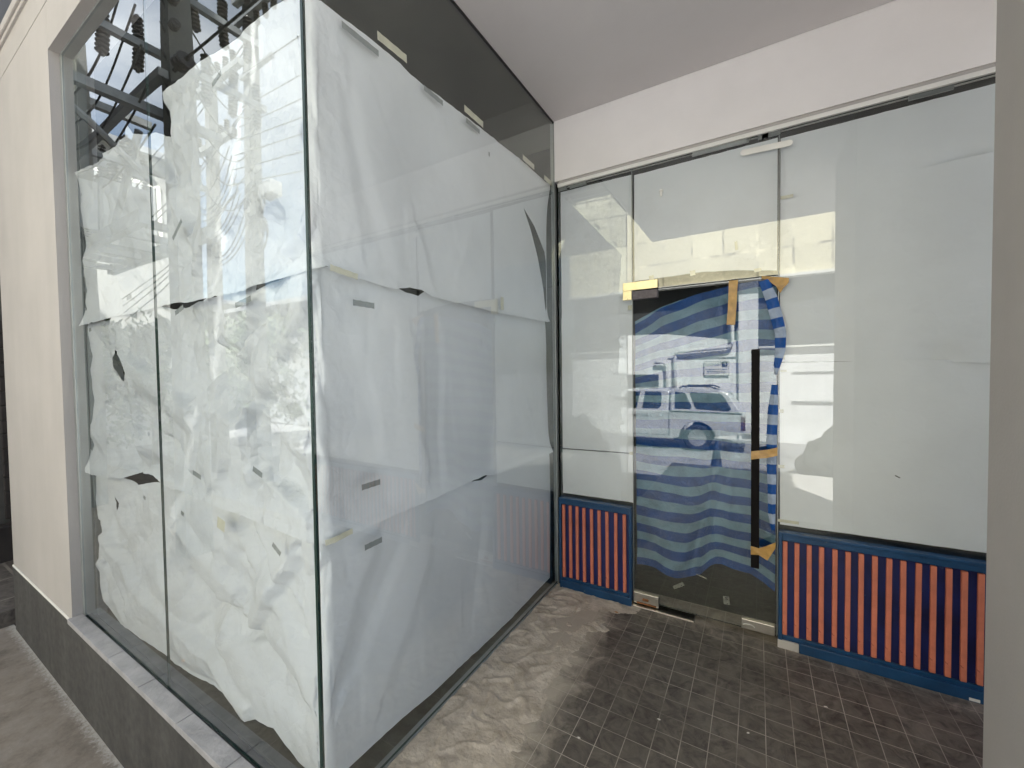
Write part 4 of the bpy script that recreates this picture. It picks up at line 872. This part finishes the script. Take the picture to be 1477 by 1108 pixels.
# ------------------------------------------------------------------ power poles, cross-arms, insulators, cables
def stack(mb, base, axis, n=6, r=.055, sp=.045):
    prof = [(0, .02)]
    for k in range(n): h = .02+k*sp; prof += [(h, .025), (h+.012, r), (h+.024, r*.9), (h+.03, .025)]
    prof.append((n*sp+.03, .02)); mb.lathe(base, axis, prof, 12)
INS = []
def put_insulator(e, p, rot):
    if not INS:
        mb = MB(); stack(mb, (0, 0, 0), (0, 0, 1), 5, .06, .05); o = mb.build('insulator', M['insul'], smooth=False); INS.append(o)
    else: o = INS[0].copy(); COL.objects.link(o)
    o.parent = e; o.matrix_parent_inverse = Matrix.Translation(-Vector(e.location)); o.location = p; o.rotation_euler = (rot+random.uniform(-.1, .1), 0, 0)
def power_pole(x, y, wd, top, label, arms, holes=False):
    e = empty('power_pole', (x, y, GZ), label, 'power pole', 'power poles along the street')
    PP = lambda mb, n_, m, sm=False: wp(mb, n_, m, sm, parent=e)
    mb = MB(); bm = mb.bm; k = .72
    vs = [bm.verts.new((x+sx*wd/2*q, y+sy*wd/2*q, z)) for z, q in ((GZ-.1, 1.15), (top, k)) for sx, sy in ((-1,-1),(1,-1),(1,1),(-1,1))]
    for f in ((0,1,2,3),(4,5,6,7),(0,1,5,4),(1,2,6,5),(2,3,7,6),(3,0,4,7)): bm.faces.new([vs[i] for i in f])
    PP(mb, 'post', M['concrete_pole'])
    if holes:
        z = 3.9; first = None
        while z < 8:
            sc = 1.15+(k-1.15)*(z-GZ)/(top-GZ)
            for p in ((x+.02, y+wd/2*sc+.002, z), ):
                if first is None:
                    mb = MB(origin=p); mb.lathe(p, (0, -1, 0), [(0, .017), (.03, .017)], 10); first = mb.build('bolt_hole', M['dark']); o = first
                else: o = first.copy(); COL.objects.link(o)
                o.parent = e; o.matrix_parent_inverse = Matrix.Translation(-Vector(e.location)); o.location = p
            z += random.choice((.14, .22, .17))
    for (ax, z, l0, l1, th, ins) in arms:
        mb = MB()
        if ax == 'y': mb.box(x-wd/2-th, x-wd/2, y+l0, y+l1, z, z+th)
        else: mb.box(x+l0, x+l1, y+wd/2, y+wd/2+th, z, z+th)
        PP(mb, 'cross_arm', M['steel_arm'])
        q = l0+.12
        while ins and q < l1-.05:
            if abs(q) > wd*.7:
                p = (x-wd/2-th/2, y+q, z+th) if ax == 'y' else (x+q, y+wd/2+th/2, z+th)
                put_insulator(e, p, 0)
                if ins == 2: put_insulator(e, (p[0], p[1], z-.01), PI)
            q += .32
    return e
power_pole(-5.90, -.58, .25, 9.2, 'massive square concrete power pole with bolt holes, crowded with switchgear',
           [('y', 4.65, -.5, .95, .10, 0), ('y', 5.35, -1.1, 1.0, .08, 2), ('y', 6.2, -1.0, 1.0, .08, 2), ('x', 5.0, -3.8, .1, .09, 0), ('y', 3.95, -.3, .75, .06, 1)], True)
power_pole(-9.7, -.58, .32, 9.2, 'square concrete power pole forming the far leg of the transformer frame', [('y', 5.3, -1.1, 1.1, .12, 2), ('y', 6.3, -1.1, 1.1, .12, 0)])
power_pole(-10.7, -3.0, .25, 8.6, 'slim concrete power pole with a flat top behind the switchgear', [('x', 7.9, -.3, 1.7, .12, 1), ('x', 6.6, -.3, 1.4, .12, 1)])
power_pole(-8.95, -3.0, .26, 11.0, 'tall slim concrete power pole with coiled cables', [('x', 9.1, -.2, 1.6, .12, 1), ('x', 8.7, -.2, 1.8, .10, 2), ('x', 7.6, -.1, 1.1, .07, 0)])
# diagonal braces and switches of the big pole
tf = empty('transformer_frame', (-7.8, -.5, 3.4), 'dark steel transformer frame hung between the two square poles', 'transformer')
mb = MB(); mb.box(-9.5, -6.0, -.30, -.20, 3.35, 3.50); mb.box(-9.5, -6.0, -.95, -.85, 3.35, 3.50)
for k in range(6): mb.box(-9.3+.6*k, -9.2+.6*k, -.85, -.30, 3.38, 3.46)
mb.tube([(-6.05, -.25, 4.4), (-6.9, -.25, 3.5)], .04, 6); mb.tube([(-6.02, .3, 4.38), (-5.95, -.35, 3.8)], .035, 6)
mb.tube([(-8.6, -.1, 3.6), (-7.2, -.1, 7.2)], .075, 4); mb.tube([(-7.9, .5, 3.6), (-6.8, .2, 6.9)], .06, 4)
wp(mb, 'platform', M['steel_arm'], parent=tf)
mb = MB(); mb.box(-8.9, -7.7, -.9, -.3, 3.52, 4.35, .05); wp(mb, 'tank', M['roof'], parent=tf)
mb = MB()
for k in range(9): mb.box(-8.85+.135*k, -8.80+.135*k, -.295, -.12, 3.6, 4.25)
wp(mb, 'cooling_fin', M['roof'], parent=tf)
mb = MB()
for k in range(3): stack(mb, (-8.6+.32*k, -.6, 4.35), (0, .2, 1), 7, .07)
for k in range(5): stack(mb, (-7.35+.24*k, .25, 4.9), (.3, .1, -1), 7, .06)
wp(mb, 'bushing', M['insul'], parent=tf)
mb = MB(); mb.tube([(-5.80, -.5, 5.12), (-5.66, -.5, 5.13)], .02, 8); stack(mb, (-5.68, -.5, 5.13), (1, 0, .06), 3, .085, .07); wp(mb, 'strain_insulator', M['insul'], parent=tf)
mb = MB(); stack(mb, (-5.78, -.5, 4.93), (1, 0, -.3), 3, .06, .05)
for k in range(5): stack(mb, (-5.80, -.5, 5.6+.28*k), (1, 0, .1), 3, .05, .04)
wp(mb, 'side_insulator', M['insul'], parent=tf)
def cable(a, b, sag, r, label, group='overhead cables', n=24):
    a, b = Vector(a), Vector(b); P = [a.lerp(b, k/n)-Vector((0, 0, sag*4*(k/n)*(1-k/n))) for k in range(n+1)]
    mb = MB(); mb.tube(P, r, 6); o = mb.build('overhead_cable', M['cable'], smooth=True); tag(o, label, 'cable', group); return o
cable((-5.44, -.5, 5.15), (9, -.9, 5.9), .1, .014, 'thick black cable running from the strain insulator of the big pole')
T = 'thin dark overhead cable strung between poles above the street'
for k, (z1, z2, y2) in enumerate([(9.2,10.2,-2.6),(8.75,9.6,-2.8),(7.6,8.5,-3.0),(6.9,7.9,-3.1),(6.5,7.3,-3.2),(6.2,6.8,-3.3),(5.9,6.5,-3.2),(5.6,6.1,-3.1),(5.3,5.6,-3.0)]):
    cable((-8.8, -2.85+.05*k, z1), (8, y2, z2), .35+.05*k, .011, T)
for k, (z1, z2) in enumerate([(8.1,9.2),(7.9,8.9),(6.8,7.6),(6.7,7.4),(5.6,5.9),(5.4,5.8),(5.2,5.7),(5.0,5.5)]):
    cable((-25, -3.4-.1*k, z1-1.2), (-8.9, -3.0+.08*k, z2-.6), .5+.06*k, .013, T)
for k in range(10): cable((-10.6, -2.9+.03*k, 4.1+.16*k), (-8.95, -2.9+.04*k, 4.6+.17*k), .25+.1*(k % 3), .012, T)
for k in range(6): cable((-5.8, -.4, 6.2-.3*k), (-8.9, -2.9, 7.2-.35*k), .3+.1*k, .012, T)
for k in range(5): cable((-5.75+.0*k, -.3+.05*k, 4.4+.4*k), (-9.6, -.4+.05*k, 4.6+.35*k), .3+.08*k, .012, T)
def coil(c, r, n, label, tilt=0.):
    rnd = random.Random(int(r*1000)); P = []
    for k in range(n*20+1):
        a = 2*PI*k/20; rr = r*(1+.12*math.sin(a*.37)+.05*math.sin(a*1.7)); P.append((c[0]+rr*math.cos(a), c[1]+.05*math.sin(a*.21)+tilt*math.sin(a), c[2]+rr*1.15*math.sin(a)))
    mb = MB(); mb.tube(P, .014, 5); o = mb.build('cable_coil', M['cable'], smooth=True); tag(o, label, 'cable coil', 'coiled cables on the tall slim pole')
coil((-8.45,-2.75,5.0), .30, 5, 'loose coil of black cable slung on the tall slim pole, upper one')
coil((-8.35,-2.75,4.35), .27, 6, 'tight coil of black cable slung on the tall slim pole, lower one')
for k in range(9):
    z = 6.9-.17*k; cable((-8.80, -2.8, z), (-8.35, -2.75, z-.05+.1*(k % 2)), .09, .011, 'short drooping cable loop beside the tall slim pole', 'drooping cable loops')
mb = MB(); mb.box(-8.22, -7.80, -2.95, -2.70, 5.0, 5.28, .03); tag(mb.build('splice_box', M['roof']), 'grey cable splice box hanging from the wires by the tall pole', 'splice box')

# ------------------------------------------------------------------ light, sky, camera
EL, AZ = math.radians(51), math.radians(33)
sv = Vector((math.sin(AZ)*math.cos(EL), math.cos(AZ)*math.cos(EL), math.sin(EL)))
sl = bpy.data.lights.new('sun', 'SUN'); sl.energy = 5.0; sl.angle = math.radians(1.0); sl.color = (1, .975, .945)
so = bpy.data.objects.new('sun', sl); COL.objects.link(so); so.rotation_euler = sv.to_track_quat('Z', 'Y').to_euler()
W = bpy.data.worlds.new('World'); S.world = W; W.use_nodes = True; nt = W.node_tree; bg = nt.nodes['Background']
sk = nt.nodes.new('ShaderNodeTexSky'); sk.sky_type = 'NISHITA'; sk.sun_disc = False; sk.sun_elevation = EL; sk.sun_rotation = AZ; sk.dust_density = 1.5; sk.air_density = 1.1
tc = nt.nodes.new('ShaderNodeTexCoord'); mp = nt.nodes.new('ShaderNodeMapping'); mp.inputs['Scale'].default_value = (1, 1, 2.2); nt.links.new(tc.outputs['Generated'], mp.inputs[0])
cn = nt.nodes.new('ShaderNodeTexNoise'); cn.inputs['Scale'].default_value = 2.2; cn.inputs['Detail'].default_value = 7; cn.inputs['Roughness'].default_value = .55; nt.links.new(mp.outputs[0], cn.inputs['Vector'])
fac = ramp(nt, cn.outputs['Fac'], [(.45, (0, 0, 0)), (.68, (.85, .85, .85))])
mx = nt.nodes.new('ShaderNodeMix'); mx.data_type = 'RGBA'; nt.links.new(fac, mx.inputs[0]); nt.links.new(sk.outputs[0], mx.inputs[6]); mx.inputs[7].default_value = (7.5, 7.8, 8.3, 1)
nt.links.new(mx.outputs[2], bg.inputs[0]); bg.inputs[1].default_value = .053

cd = bpy.data.cameras.new('camera'); cam = bpy.data.objects.new('camera', cd); COL.objects.link(cam); S.camera = cam
cd.sensor_width = 36; cd.lens = 36*593.03/1477; cd.clip_start = .02; cd.clip_end = 1500
yaw, p, r = math.radians(30.834), math.radians(1.573), math.radians(-.757)
cy, sy, cp_, sp_, cr_, sr = math.cos(yaw), math.sin(yaw), math.cos(p), math.sin(p), math.cos(r), math.sin(r)
fw = Vector((-sy*cp_, cy*cp_, -sp_)); rt = Vector((cy, sy, 0)); up = rt.cross(fw)
R_ = rt*cr_+up*sr; U_ = up*cr_-rt*sr
cam.matrix_world = Matrix(((R_.x, U_.x, -fw.x, 0), (R_.y, U_.y, -fw.y, 0), (R_.z, U_.z, -fw.z, 1.59), (0, 0, 0, 1)))

S.view_settings.view_transform = 'Standard'; S.view_settings.look = 'None'; S.view_settings.gamma = 1; S.view_settings.use_curve_mapping = False
S.view_settings.exposure = 2.25
S.cycles.max_bounces = 12; S.cycles.glossy_bounces = 8; S.cycles.transparent_max_bounces = 24; S.cycles.diffuse_bounces = 6
S.cycles.sample_clamp_indirect = 8; S.cycles.use_denoising = True; S.cycles.caustics_reflective = False; S.cycles.caustics_refractive = False
